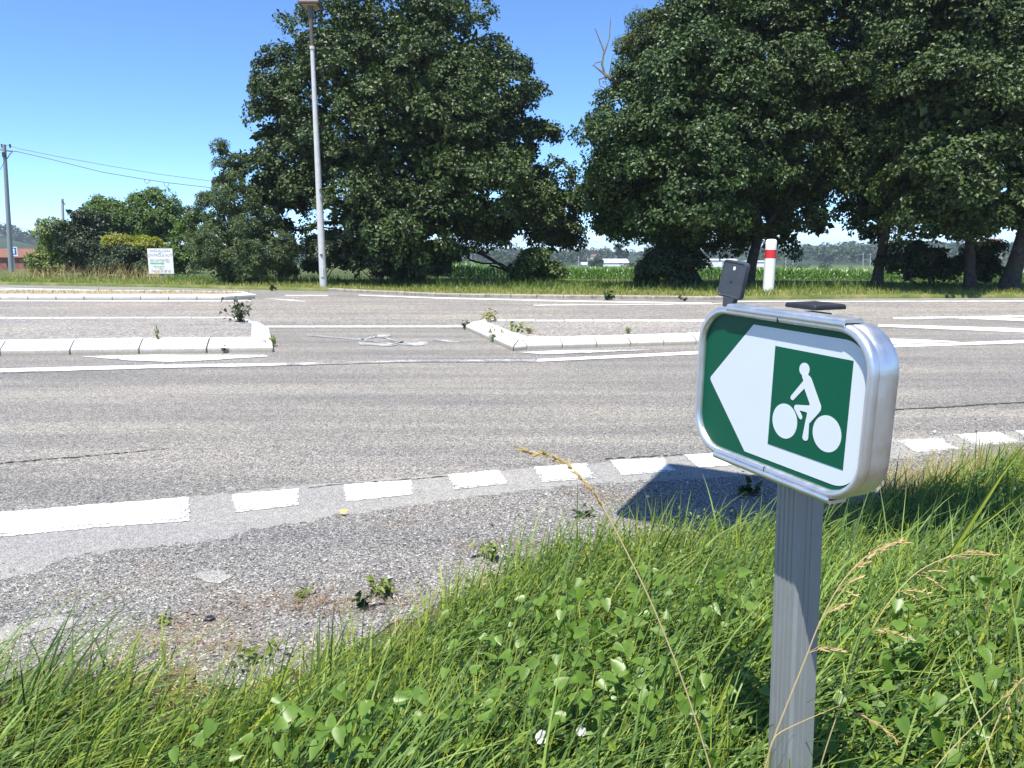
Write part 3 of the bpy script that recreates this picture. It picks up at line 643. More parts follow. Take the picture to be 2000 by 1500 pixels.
shrub('shrub', 'dark shrub under the big maple', 'shrub', (*at(760, 553, 34.5)[:2], 0.0), lobes_px([(690,505,44),(750,515,50),(810,520,46),(850,525,26),(650,490,30),(720,470,40)], 34.6, shrink=.3), 'dark_bush', 330, 64, .13, .36, 49)
shrub('shrub', 'bright green shrub behind the foot of the street lamp', 'shrub', (*at(630, 548, 40)[:2], 0.0), lobes_px([(650,465,26),(610,490,30),(600,520,26),(660,500,30),(575,530,22)], 40, shrink=.3), 'green_bush', 150, 60, .13, .4, 50)
shrub('shrub', 'dark hanging shrub between maple and corn field', 'shrub', (*at(1045, 552, 34.5)[:2], 0.0), lobes_px([(1050,515,30),(1030,540,26),(1062,535,24)], 34.6, shrink=.3), 'maple', 110, 64, .15, .36, 51)
shrub('shrub', 'low feathery dark shrub under the leftmost trunk of the right row', 'shrub', (*at(1300, 560, 32)[:2], 0.0), lobes_px([(1258,530,28),(1300,515,36),(1340,520,34),(1270,545,26),(1320,545,30),(1300,480,26)], 32, shrink=.3), 'dark_bush', 230, 64, .12, .34, 52)
shrub('shrub', 'tangled undergrowth between the trunks on the right', 'shrub', (*at(1820, 565, 31.6)[:2], 0.0), lobes_px([(1790,490,38),(1830,500,42),(1860,520,36),(1790,530,34),(1760,520,22),(1930,500,34),(1925,540,26)], 31.8, shrink=.3), 'dark_bush', 260, 60, .12, .36, 53)

# ------------------------------------------------------------------ grasses
def blades(P, h, w, lean, segs, rg, curve=.5, name=None):
    """curved tapering blades as strips of quads; lean = horizontal reach vector as a fraction of h"""
    n = len(P); ang = np.arctan2(lean[:, 1], lean[:, 0]) + math.pi / 2 + rg.normal(size=n) * .7
    S_ = np.column_stack([np.cos(ang), np.sin(ang), np.zeros(n)]); V = np.zeros((n, segs + 1, 2, 3))
    for k in range(segs + 1):
        t = k / segs
        c = P + np.column_stack([lean * (h * (t * .3 + t * t * .7))[:, None], h * (t - curve * t * t * np.minimum(1, (lean ** 2).sum(1)) * .6)])
        ww = (w * (1 - t ** 1.7) * .5 + w * .03)[:, None]
        V[:, k, 0] = c - S_ * ww; V[:, k, 1] = c + S_ * ww
    base = np.arange(n)[:, None, None] * (segs + 1) * 2 + np.arange(segs)[None, :, None] * 2
    Fq = (base + np.array([0, 1, 3, 2])[None, None]).reshape(-1, 4); return V.reshape(-1, 3), Fq
def vnoise(x, y, s, seed):
    return np.sin(x * s * 1.3 + seed) * np.sin(y * s * 1.7 + seed * 2.1) * .5 + np.sin(x * s * .6 - y * s * .9 + seed * .7) * .5
def near_points(n, rg, y0=1.15, margin=.0, xr=(-2.8, 5.6)):
    out = []
    while sum(map(len, out)) < n:
        x = rg.uniform(*xr, n); y = rg.uniform(y0, 7.6, n)
        e = edge_y(x) - y + rg.normal(size=n) * .09 + .13 * vnoise(x, y, 7.0, 2.2) + .06 * vnoise(x, y, 17.0, .7) - margin
        ok = (e > 0) & (np.abs(x) < y * .74 + .45) & (rg.random(n) < np.clip(e / .50, .05, 1))
        # thin out with distance
        ok &= rg.random(n) < np.clip(2.6 / y, .35, 1.0); out.append(np.column_stack([x[ok], y[ok]]))
    return np.concatenate(out)[:n]
def grass_field(name, label, n, hr, wr, mat, seed, lean_dir, lean_amt, margin=0.0, segs=6, y0=1.15, clump=True, z_off=0, wander=.9):
    rg = np.random.default_rng(seed); P = near_points(n, rg, y0, margin)
    if clump:
        cen = near_points(n // 22, rg, y0, margin); i = rg.integers(len(cen), size=n); m = rg.random(n) < .55
        P[m] = cen[i[m]] + rg.normal(size=(m.sum(), 2)) * .035
    d = edge_y(P[:, 0]) - P[:, 1]
    P3 = np.column_stack([P, near_z(P[:, 0], P[:, 1]) - .01 + z_off])
    h = rg.uniform(*hr, n) * (.62 + .38 * sm(-.1, .55, d)) * (1 + .28 * vnoise(P[:, 0], P[:, 1], 3.0, seed))
    a = math.atan2(lean_dir[1], lean_dir[0]) + wander * vnoise(P[:, 0], P[:, 1], 1.6, seed + 3) + rg.normal(size=n) * wander * .8
    l = np.abs(rg.normal(lean_amt, .33, n)); lean = np.column_stack([np.cos(a), np.sin(a)]) * l[:, None]
    V, Fq = blades(P3, h, rg.uniform(*wr, n), lean, segs, rg, 1.15)
    o = mesh_np(name, V, Fq, M[mat], smooth=True); return tag(o, label, 'grass', kind='stuff')
grass_field('long_grass', 'long fresh green roadside grass around the sign post', 16000, (.13, .43), (.004, .0115), 'grass', 61, (.8, .55), .75)
grass_field('long_grass', 'cooler blue green grass blades leaning right in the roadside grass', 7500, (.26, .60), (.005, .0125), 'cool_grass', 62, (.90, .42), .9, margin=.06, wander=.65)
grass_field('short_grass', 'short turf at the bottom of the roadside grass', 9000, (.05, .15), (.003, .006), 'grass', 63, (.3, .3), .8, segs=3)
grass_field('straw', 'dead straw blades lying among the roadside grass', 1500, (.10, .34), (.002, .0035), 'dead_blade', 64, (.9, .1), 1.2, segs=4)
rg = np.random.default_rng(69); q = np.column_stack([rg.uniform(1720, 2060, 900), rg.normal(0, 13, 900)]); q[:, 1] += np.interp(q[:, 0], [1720, 2060], [962, 905]); P = np.array([gp(a, b, .02) for a, b in q]); P[:, 2] = near_z(P[:, 0], P[:, 1]); a = rg.normal(.6, 1.2, 900)
V, Fq = blades(P, rg.uniform(.08, .34, 900), rg.uniform(.002, .005, 900), np.column_stack([np.cos(a), np.sin(a)]) * rg.uniform(.2, .9, 900)[:, None], 4, rg, .9)
tag(mesh_np('bleached_grass', V, Fq, M['dry_grass'], smooth=True), 'sun bleached grass at the road edge right of the sign', 'grass', kind='stuff')
# ground leaves under the grass
rg = np.random.default_rng(65); n = 20000; P = near_points(n, rg, 1.15, .26); P = P[rg.random(n) < .30 + .70 * sm(-.9, .3, P[:, 0] + .35 * vnoise(P[:, 0], P[:, 1], 2.6, 4))]; n = len(P); zz = near_z(P[:, 0], P[:, 1])
hh = .01 + .27 * rg.random(n) ** .9 * sm(.05, .6, edge_y(P[:, 0]) - P[:, 1]) * (1 + .35 * vnoise(P[:, 0], P[:, 1], 2.5, 5))
Nn = unit(np.column_stack([rg.normal(size=(n, 2)) * .55, np.ones(n)]) + np.array([-.25, -.35, 0])); T = rg.normal(size=(n, 3))
V, Fq = ovates(np.column_stack([P, zz + hh]), Nn, T, rg.uniform(.010, .030, n), .62, .12)
tag(mesh_np('ground_leaves', V, Fq, M['clover'], smooth=False), 'small broad green leaves growing between the roadside grass', 'ground cover', kind='stuff')
# dry litter on the shoulder edge
rg = np.random.default_rng(66); n = 5200; x = rg.uniform(-3, 5.5, n); y = edge_y(x) + rg.normal(0, .20, n) - .04; ok = rg.random(n) < .35 + .65 * (vnoise(x, y, 2.2, 9) > -.1)
x, y = x[ok], y[ok]; n = len(x)
a = rg.uniform(0, 6.28, n); V, Fq = blades(np.column_stack([x, y, near_z(x, y) + .003]), rg.uniform(.02, .09, n), rg.uniform(.002, .004, n), np.column_stack([np.cos(a), np.sin(a)]) * 1.6, 3, rg, .9)
tag(mesh_np('dry_litter', V, Fq, M['straw']), 'dry straw litter along the gravel edge', 'litter', kind='stuff')
rg = np.random.default_rng(68); n = 420; q = rg.normal(size=(n, 2)) * np.array([75, 16]) + np.array([610, 1178]); P = np.array([gp(a, b, .013) for a, b in q]); P2 = np.array([gp(a, b, .013) for a, b in rg.normal(size=(250, 2)) * np.array([90, 12]) + np.array([420, 1262])]); P = np.concatenate([P, P2]); n = len(P)
a = rg.uniform(0, 6.28, n); V, Fq = blades(P, rg.uniform(.015, .06, n), rg.uniform(.0018, .0035, n), np.column_stack([np.cos(a), np.sin(a)]) * 1.7, 3, rg, .9)
M['rust_litter'] = mat_leaf('reddish_litter', [(.24, .13, .08), (.30, .19, .12), (.34, .25, .16)], .7, .1, .3)
tag(mesh_np('reddish_litter', V, Fq, M['rust_litter']), 'reddish dead stems scattered on the gravel', 'litter', kind='stuff')
# loose chippings on the shoulder
rg = np.random.default_rng(67); n = 5200; x = rg.uniform(-3, 5, n); y = edge_y(x) + rg.uniform(-.1, 1.6, n) * rg.random(n) ** .6
s = rg.uniform(.003, .0085, n) * (1 + (rg.random(n) < .03) * .9)
oct_v = np.array([(1,0,0),(0,1,0),(-1,0,0),(0,-1,0),(0,0,.7),(0,0,-.7)]); oct_f = np.array([(0,1,4),(1,2,4),(2,3,4),(3,0,4),(1,0,5),(2,1,5),(3,2,5),(0,3,5)])
V = np.column_stack([x, y, .010 + s * .3])[:, None] + (oct_v[None] + rg.normal(size=(n, 6, 3)) * .22) * s[:, None, None]
Fq = (np.arange(n)[:, None, None] * 6 + oct_f[None]).reshape(-1, 3)
def mat_chip():
    m, nt, b = new_mat('loose_chipping'); g = N(nt, 'ShaderNodeNewGeometry')
    nt.links.new(ramp(nt, g.outputs['Random Per Island'], [(.1, (.10, .10, .10)), (.45, (.27, .265, .26)), (.8, (.42, .41, .40)), (.97, (.62, .61, .59))]), b.inputs['Base Color']); b.inputs['Roughness'].default_value = .85; return m
M['chip'] = mat_chip()
tag(mesh_np('loose_gravel', V.reshape(-1, 3), Fq, M['chip']), 'loose pale chippings on the gravel shoulder', 'gravel', kind='stuff')
# far verge grass, dry along the kerb
def far_blades(name, label, n, t0, t1, hr, wr, mat, seed, x0=-500, x1=2500, power=1.0):
    rg = np.random.default_rng(seed); p = rg.uniform(x0, x1, n); yy = np.interp(p, [q[0] for q in FAR_KERB_PX], [q[1] for q in FAR_KERB_PX])
    d = np.array([gp(a, b)[:2] for a, b in zip(p, yy)]); r = np.linalg.norm(d, axis=1); t = t0 + (t1 - t0) * rg.random(n) ** power
    R = r + .3 + t * 14; P = d / r[:, None] * R[:, None]
    z = verge_z(np.clip((R - r - .12) / np.maximum(14, 52 - r), 0, 1)); h = rg.uniform(*hr, n)
    a = rg.uniform(0, 6.28, n); V, Fq = blades(np.column_stack([P, z - .01]), h, rg.uniform(*wr, n), np.column_stack([np.cos(a), np.sin(a)]) * rg.uniform(.1, .9, n)[:, None], 2, rg)
    return tag(mesh_np(name, V, Fq, M[mat]), label, 'grass', kind='stuff')
far_blades('verge_grass', 'short green grass on the far verge', 26000, .02, .62, (.10, .26), (.012, .03), 'far_grass', 71, power=1.2)
far_blades('dry_verge_grass', 'sun bleached yellow grass along the far kerb', 12000, .0, .15, (.05, .13), (.012, .028), 'dry_grass', 72, 100, 2500)
far_blades('tall_dry_grass', 'tall dry grass stems at the foot of the left hedge', 600, .34, .62, (.4, 1.1), (.010, .018), 'straw', 73, 20, 330)
far_blades('tall_verge_grass', 'taller green grass in front of the corn and hedge', 9000, .25, .62, (.25, .50), (.014, .03), 'green_bush', 74, 330, 2500)
# dry plants on the far island
rg = np.random.default_rng(75); n = 1500; q = rg.uniform(-450, 490, n); P = np.array([gp(a, b) for a, b in zip(q, rg.uniform(577, 583.5, n))]); P[:, 2] = .17
a = rg.uniform(0, 6.28, n); V, Fq = blades(P, rg.uniform(.04, .16, n), rg.uniform(.01, .025, n), np.column_stack([np.cos(a), np.sin(a)]) * .7, 2, rg)
tag(mesh_np('dry_island_grass', V, Fq, M['dry_grass']), 'dry tufts on the far left island', 'grass', kind='stuff')

# corn field
def corn():
    rg = np.random.default_rng(81); Q = []
    th0, th1 = math.radians(-9), math.radians(42)
    u = np.array([math.cos(.12), math.sin(.12)]); w = np.array([-u[1], u[0]])
    for k in range(14):                                    # rows across the view, dense in front
        Y = 44 + k * .75; xs_ = np.arange(-9, 48, .19 if k < 8 else .3); xs_ = xs_ + rg.normal(size=len(xs_)) * .03
        Q.append(np.column_stack([xs_, Y + .0 * xs_ + rg.normal(size=len(xs_)) * .05]))
    m = 4000; r = 54 + 146 * rg.random(m) ** 1.2; a = rg.uniform(th0, th1, m); Q.append(np.column_stack([r * np.sin(a), r * np.cos(a)]))
    Q = np.concatenate(Q); Q = Q[(np.arctan2(Q[:, 0], Q[:, 1]) > th0) & (np.arctan2(Q[:, 0], Q[:, 1]) < th1)]
    n = len(Q); z = zg(Q[:, 0], Q[:, 1]); hgt = rg.uniform(.82, 1.05, n); big = np.where(np.hypot(Q[:, 0], Q[:, 1]) > 54.6, 2.8, 1.0)
    VV = []; FF = []; off = 0
    for j in range(7):
        t = .15 + .8 * j / 6; a = (j % 2) * math.pi + rg.normal(size=n) * .5 + rg.uniform(0, 6.28, n) * .35
        P3 = np.column_stack([Q, z + hgt * t * .78]); l = rg.uniform(.38, .6, n) * (1 - .35 * t)
        V, Fq = blades(P3, l, rg.uniform(.05, .085, n) * big, np.column_stack([np.cos(a), np.sin(a)]) * (1.05 - .5 * t), 2, rg, 1.3)
        VV.append(V); FF.append(Fq + off); off += len(V)
    return tag(mesh_np('corn_field', np.concatenate(VV), np.concatenate(FF), M['corn'], smooth=True), 'green maize field beyond the trees', 'corn', kind='stuff')
corn()

# far woods: many small tree clumps that read as one mass
def woods():
    rg = np.random.default_rng(82); lob = []
    def put(pxa, r, hgt):
        a = math.atan((pxa - 1000) / F); x, y = r * math.sin(a), r * math.cos(a); z = float(zg(x, y))
        for k in range(3):
            s = hgt * rg.uniform(.32, .48); lob.append((x + rg.normal() * hgt * .3, y + rg.normal() * hgt * .3, z + hgt * rg.uniform(.3, .62), s * 1.15, s * 1.15, s))
    for _ in range(300): put(rg.uniform(820, 2250), rg.uniform(640, 980), rg.uniform(6, 11))
    for _ in range(110): put(rg.uniform(1480, 2250), rg.uniform(520, 760), rg.uniform(7, 11))
    for _ in range(60): put(rg.uniform(830, 1180), rg.uniform(430, 640), rg.uniform(5, 9))
    for _ in range(80): put(rg.uniform(-250, 110), rg.uniform(780, 1000), rg.uniform(7, 12))
    for _ in range(60): put(rg.uniform(850, 2200), rg.uniform(250, 430), rg.uniform(1.2, 2.2))
    L = np.array(lob); n = len(L) * 26; k = np.repeat(np.arange(len(L)), 26); d = unit(rg.normal(size=(n, 3)) + np.array([0, 0, .35]))
    pos = L[k, :3] + L[k, 3:6] * d * rg.uniform(.8, 1.1, (n, 1)); nr = unit(d + rg.normal(size=(n, 3)) * .5)
    V, Fq = kites(pos, nr, rg.normal(size=(n, 3)), L[k, 3] * rg.uniform(.35, .65, n), .9, .2)
    tag(mesh_np('far_woods', V, Fq, M['woods']), 'hazy woods covering the low hills on the horizon', 'woods', kind='stuff')
woods()
def far_tree(px, base_y, top_y, wpx, d, label, seed):
    rg = np.random.default_rng(seed); b = at(px, base_y, d); hgt = (base_y - top_y) / F * d; k = wpx / F * d; b[2] = float(zg(b[0], b[1]))
    top = at(px, top_y, d)[2]; L = [(b[0] + rg.normal() * k * .15, b[1], b[2] + (top - b[2]) * f, k * s, k * s, (top - b[2]) * .2) for f, s in ((.35, .35), (.5, .5), (.65, .42), (.85, .25))]
    t = thing('far_tree', label, 'tree', b, 'single trees standing on the plain'); MB().tube([b, (b[0], b[1], b[2] + (top - b[2]) * .5)], [.3, .15], 6).build('trunk', M['bark'], t)
    V, Fq = leafcloud(L, 60, 14, .55, .9, rg); mesh_np('crown', V, Fq, M['woods'], t)
far_tree(1210, 512, 480, 26, 420, 'open crowned tree above the pale barns', 91)
far_tree(1010, 520, 502, 40, 400, 'round dark tree beyond the corn by the hanging shrub', 92)
far_tree(1165, 520, 508, 18, 330, 'small tree left of the pale barns', 93)

# ------------------------------------------------------------------ far buildings
def gable(name, label, px0, px1, eave, base, d, roof_px, wall, roof, depth=10, group=None, windows=0, cat='house'):
    a = at(px0, base, d); b = at(px1, base, d); z0 = min(float(zg(a[0], a[1])), a[2]) - .5; ze = at(px0, eave, d)[2]; zr = ze + roof_px / F * d
    t = thing(name, label, cat, (a[0], d, z0), group); x0, x1 = a[0], b[0]
    MB().box((x0, d, z0), (x1, d + depth, ze)).build('wall', M[wall], t)
    o = .03 * (x1 - x0); MB().loft([[(x0 - o, d - .3, ze - .05), (x0 - o, d + depth / 2, zr), (x0 - o, d + depth + .3, ze - .05), (x0 - o, d + depth / 2, ze - .04)], [(x1 + o, d - .3, ze - .05), (x1 + o, d + depth / 2, zr), (x1 + o, d + depth + .3, ze - .05), (x1 + o, d + depth / 2, ze - .04)]]).build('roof', M[roof], t)
    for k in range(windows):
        xc = x0 + (x1 - x0) * (k + .5) / windows; w = (x1 - x0) / windows * .22; h = (ze - z0)
        MB().box((xc - w, d - .06, ze - h * .55), (xc + w, d + .05, ze - h * .2)).build('window', M['pane'], t)
    return t
gable('farm_building', 'long red brick building with tiled roof at the far left', -160, 72, 502, 530, 110, 16, 'brick', 'tile', 12, windows=7, cat='building')
gable('barn', 'pale grey barn with a shallow roof, taller of two', 1178, 1228, 513, 521, 380, 7, 'whitewall', 'shed', 18, cat='barn')
gable('barn', 'lower pale grey shed beside the taller barn', 1138, 1180, 517, 522, 384, 4, 'shed', 'shed', 14, cat='barn')
gable('white_shed', 'long white shed seen behind the tree trunks', 1372, 1440, 508, 518, 360, 2, 'whitewall', 'whitewall', 14, cat='shed')
gable('white_shed', 'low white shed showing right of the second trunk', 1462, 1500, 511, 518, 366, 1.5, 'whitewall', 'shed', 14, cat='shed')
gable('house', 'cream house with red roof on the hill, left of the gap in the trees', 1146, 1166, 501, 508, 720, 4.5, 'render', 'tile', 12, windows=2)
gable('house', 'cream house with red roof half hidden by the hanging maple branch', 1008, 1030, 498, 506, 730, 5, 'render', 'tile', 12, windows=2)
gable('house', 'small red roofed house seen under the maple crown', 944, 960, 495, 503, 740, 4, 'render', 'tile', 12, windows=2)
gable('house', 'red roofed house glimpsed between the right trunks', 1925, 1960, 474, 486, 560, 8, 'render', 'tile', 12, windows=3)
gable('house', 'white hillside house behind the utility pole', 36, 52, 469, 474, 880, 2.5, 'whitewall', 'render', 12, windows=2)
gable('house', 'pale hillside house nearest the pale shrub', 60, 70, 471, 476, 860, 2.5, 'render', 'render', 12, windows=2)
for px, b, tp, lab_ in ((1130, 522, 500, 'thin concrete pole beyond the corn, left one of the pair by the barns'), (1148, 522, 503, 'thin concrete pole beyond the corn, nearer the pale barns'), (920, 518, 494, 'thin concrete pole under the left side of the big maple'),
    (1535, 516, 490, 'thin concrete pole just right of the striped marker post'), (1549, 516, 492, 'second thin concrete pole from the striped marker post'), (1686, 516, 494, 'thin concrete pole left of the slim leaning trunk'), (1700, 516, 494, 'thin concrete pole touching the slim leaning trunk')):
    p = at(px, b, 300); q = at(px, tp, 300); t = thing('far_pole', lab_, 'utility pole', p, 'far concrete poles')
    MB().tube([p - np.array([0, 0, 1.0]), q], [.16, .10], 6).build('shaft', M['concrete'], t); MB().box((q[0] - .6, q[1] - .05, q[2] - .5), (q[0] + .6, q[1] + .05, q[2] - .4)).build('crossarm', M['concrete'], t)

# ------------------------------------------------------------------ street lamp, utility poles, wires, signs
lb = at(632, 558, 33.0); lb[2] = .05; lt = at(606, 12, 33.0)
t = thing('street_lamp', 'tall pale grey street lamp in front of the big maple', 'street lamp', lb)
tp_ = lt - lb
MB().tube([lb - np.array([0, 0, .2]), lb + tp_ * .25, lb + tp_ * .5, lb + tp_ * .86], [.165, .145, .12, .085], 14).build('pole', M['pole'], t, smooth=True)
MB().tube([lb + tp_ * .86, lb + tp_ * .93, lt], [.075, .085, .125], 12).build('neck', M['lamp_body'], t, smooth=True)
MB().tube([lb + tp_ * .855, lb + tp_ * .865], [.11, .11], 12).build('collar', M['pole'], t)
hd = thing('lamp_head', None, None, lt); hd.parent = t; hd.location = Vector(lt - lb)
MB().box((-.42, -.30, .02), (.42, .55, .16)).build('housing', M['lamp_body'], hd, local=True, bevel=.04)
for k in (-1, 1): MB().box((-.30, -.22 + (k + 1) * .19, .0), (.30, .12 + (k + 1) * .19, .03)).build('diffuser', M['diffuser'], hd, local=True)
MB().box((lb[0] - .06, lb[1] - .185, .55), (lb[0] + .06, lb[1] - .14, .95)).build('access_door', M['pole'], t)
MB().box((lb[0] - .05, lb[1] - .19, 1.45), (lb[0] + .05, lb[1] - .13, 1.5)).build('label_plate', M['blackink'], t)

D = 60.0
pb = at(22, 531, D); pb[2] = -.02; pt = at(8, 283, D)
t = thing('utility_pole', 'tall grey utility pole left of the pale shrub carrying cables', 'utility pole', pb)
MB().tube([pb - np.array([0, 0, .3]), pt], [.19, .13], 14).build('pole', M['galv'], t, smooth=True)
a = at(-2, 292, D); b = at(24, 296, D); MB().tube([a, b], .05, 6).build('crossarm', M['wire'], t)
for px in (4, 20): 
    p = at(px, 289, D); MB().tube([p, p + np.array([0, 0, .28])], [.05, .07], 8).build('insulator', M['wire'], t)
MB().tube([at(14, 310, D), at(20, 300, D), at(24, 298, D)], .03, 5).build('brace', M['wire'], t)
MB().box((pt[0] - .12, D - .2, pt[2] - .9), (pt[0] + .1, D - .1, pt[2] - .55)).build('junction_box', M['wire'], t)
pb2 = at(124, 500, 95); pb2[2] = float(zg(pb2[0], pb2[1])); pt2 = at(121.5, 388, 95)
t = thing('utility_pole', 'far thin utility pole rising behind the dark small tree', 'utility pole', pb2)
MB().tube([pb2, pt2], [.2, .16], 8).build('pole', M['concrete'], t, smooth=True); MB().tube([at(121, 392, 94.8), at(128, 400, 94.8)], .06, 5).build('stay', M['wire'], t)
def cable(label, px, d0, d1, r=.02, loops=(), sag=0):
    t = thing('power_cable', label, 'cable', at(px[0][0], px[0][1], d0), 'overhead cables'); k = len(px)
    pts = [at(x, y, d0 + (d1 - d0) * i / (k - 1)) for i, (x, y) in enumerate(px)]
    MB().tube(pts, r, 5).build('strand', M['wire'], t)
    for x, y in loops:
        dd = d0 + (d1 - d0) * .6; MB().tube([at(x - 5, y - 1, dd), at(x - 3.5, y + 7, dd), at(x + .5, y + 9, dd), at(x + 4, y + 6, dd), at(x + 6, y, dd)], .016, 5).build('loop', M['wire'], t)
cable('upper cable dipping from the grey pole towards the narrow ash tree', [(8, 282), (24, 286), (40, 291), (120, 307), (220, 325), (310, 340), (400, 352), (560, 372)], 60, 60, .022)
cable('lower cable with two hanging loops running to the narrow ash tree', [(8, 293), (34, 296), (100, 311), (200, 336), (288, 351), (330, 357), (400, 365), (560, 384)], 60, 60, .03, ((287, 350), (325, 356)))
cable('slack cable leaving the grey pole downwards at the left edge', [(12, 308), (4, 325), (-8, 342), (-60, 390)], 60, 55, .02)
cable('thin distant cable sagging low behind the grey pole, upper', [(-40, 425), (10, 437), (60, 451), (118, 462)], 90, 95, .025)
cable('thin distant cable sagging low behind the grey pole, lower', [(-40, 432), (10, 445), (50, 457), (100, 466)], 90, 95, .025)
cable('straight cable crossing the gap between the maples, upper', [(940, 391), (1100, 395), (1250, 398), (1700, 422)], 120, 120, .03)
cable('straight cable crossing the gap between the maples, lower', [(940, 408), (1100, 410), (1250, 412), (1700, 440)], 120, 120, .03)

def flat_poly(name, poly, y0, mat, parent, th=.0006):
    """thin flat shape in a sign's own plane (x right, z up), facing -y"""
    n = len(poly); me = bpy.data.meshes.new(name); bm = bmesh.new()
    vs = [bm.verts.new((x, y0, z)) for x, z in poly]; es = [bm.edges.new((vs[i], vs[(i + 1) % n])) for i in range(n)]
    bmesh.ops.triangle_fill(bm, use_beauty=True, use_dissolve=False, edges=es)
    r = bmesh.ops.extrude_face_region(bm, geom=bm.faces[:]); bmesh.ops.translate(bm, vec=(0, th, 0), verts=[g for g in r['geom'] if isinstance(g, bmesh.types.BMVert)])
    bmesh.ops.recalc_face_normals(bm, faces=bm.faces); bm.to_mesh(me); bm.free(); me.materials.append(mat)
    return link(bpy.data.objects.new(name, me), parent)
def text_obj(name, s, size, loc, mat, parent, sx=1.0):
    cu = bpy.data.curves.new('text', 'FONT'); cu.body = s; cu.size = size; cu.align_x = 'CENTER'; cu.align_y = 'CENTER'; cu.extrude = .002
    tmp = bpy.data.objects.new('text', cu); C.objects.link(tmp); bpy.context.view_layer.update()
    me = bpy.data.meshes.new_from_object(tmp.evaluated_get(bpy.context.evaluated_depsgraph_get())); bpy.data.objects.remove(tmp); bpy.data.curves.remove(cu)
    me.transform(Matrix.Translation(loc) @ Matrix.Rotation(math.pi / 2, 4, 'X') @ Matrix.Diagonal((sx, 1, 1, 1)))
    me.materials.clear(); me.materials.append(mat); return link(bpy.data.objects.new(name, me), parent)
def circle(cx, cz, rx, rz, n=40): return [(cx + rx * math.cos(2 * math.pi * k / n), cz + rz * math.sin(2 * math.pi * k / n)) for k in range(n)]

# white advertising board in the hedge
DB = 42.0; bc = at(313.5, 509.5, DB); u = 48.5 / F * DB / CP
t = thing('notice_board', 'square white notice board with grey lettering and a green arrow in the hedge', 'notice board', (bc[0], DB, 0), rz=-.04)
zc = bc[2]; h2 = u * .5
MB().box((-h2, 0, zc - h2), (h2, .04, zc + h2)).build('panel', M['board'], t, local=True)
for x in (-.04, .04): MB().box((x - .03, .045, -.1), (x + .03, .10, zc + h2 * .8)).build('post', M['galv'], t, local=True)
text_obj('lettering', 'AIGUILLON', u * .135, (-.0 * u, -.004, zc + u * .385), M['ink'], t, 1.15)
text_obj('lettering', 'CONTROLE AUTO', u * .135, (.0, -.004, zc + u * .215), M['ink'], t, 1.05)
text_obj('lettering', 'SECURITEST', u * .12, (-.10 * u, -.004, zc + u * .01), M['ink'], t, 1.0)
text_obj('lettering', 'Parking gratuit', u * .075, (-.08 * u, -.004, zc - u * .22), M['ink'], t)
text_obj('lettering', 'Tel. 05 53 79 36', u * .115, (-.0 * u, -.004, zc - u * .40), M['ink'], t)
flat_poly('arrow', [(-.42 * u, zc - .125 * u), (.05 * u, zc - .125 * u), (.05 * u, zc - .16 * u), (.17 * u, zc - .095 * u), (.05 * u, zc - .03 * u), (.05 * u, zc - .065 * u), (-.42 * u, zc - .065 * u)], -.006, M['greenink'], t, .005)
rgn = circle(.29 * u, zc + .0 * u, .075 * u, .075 * u, 24); rin = circle(.29 * u, zc, .06 * u, .06 * u, 24)
MB().loft([[(x, -.006, z) for x, z in rgn], [(x, -.006, z) for x, z in rin], [(x, -.001, z) for x, z in rin], [(x, -.001, z) for x, z in rgn], [(x, -.006, z) for x, z in rgn]], False, False).build('emblem', M['ink'], t, local=True)
flat_poly('emblem', [(.27 * u, zc - .03 * u), (.31 * u, zc - .03 * u), (.30 * u, zc + .035 * u), (.28 * u, zc + .035 * u)], -.006, M['ink'], t, .005)
for x, z, w in ((.0, .30, .09), (.0, -.31, .11)): flat_poly('underline', [(x * u - w * u * .6, zc + z * u - .008 * u), (x * u + w * u * .6, zc + z * u - .008 * u), (x * u + w * u * .6, zc + z * u + .008 * u), (x * u - w * u * .6, zc + z * u + .008 * u)], -.006, M['blackink'], t, .005)
flat_poly('border', [(-h2, zc + h2 - .025), (h2, zc + h2 - .025), (h2, zc + h2), (-h2, zc + h2)], -.003, M['blackink'], t, .002)
# small blue road sign behind the pole
sb = at(29, 531, 64); sb[2] = -.02; sc_ = at(29, 491, 64); k = 9 / F * 64
t = thing('road_sign', 'small square blue road sign with white border behind the utility pole', 'road sign', sb)
MB().tube([(0, .06, -.1), (0, .06, sc_[2] + k)], .04, 8).build('post', M['galv'], t, local=True)
z = sc_[2] + .02; MB().box((-k, 0, z - k * .95), (k, .03, z + k * .95)).build('panel', M['white'], t, local=True)
flat_poly('symbol_field', [(-k * .82, z - k * .72), (k * .82, z - k * .72), (k * .82, z + k * .78), (-k * .82, z + k * .78)], -.005, M['blue'], t, .004)
flat_poly('arrow', [(.15 * k, z - .5 * k), (.4 * k, z - .5 * k), (.4 * k, z + .25 * k), (.62 * k, z + .2 * k), (.27 * k, z + .65 * k), (-.05 * k, z + .2 * k), (.15 * k, z + .25 * k)], -.009, M['white'], t, .004)

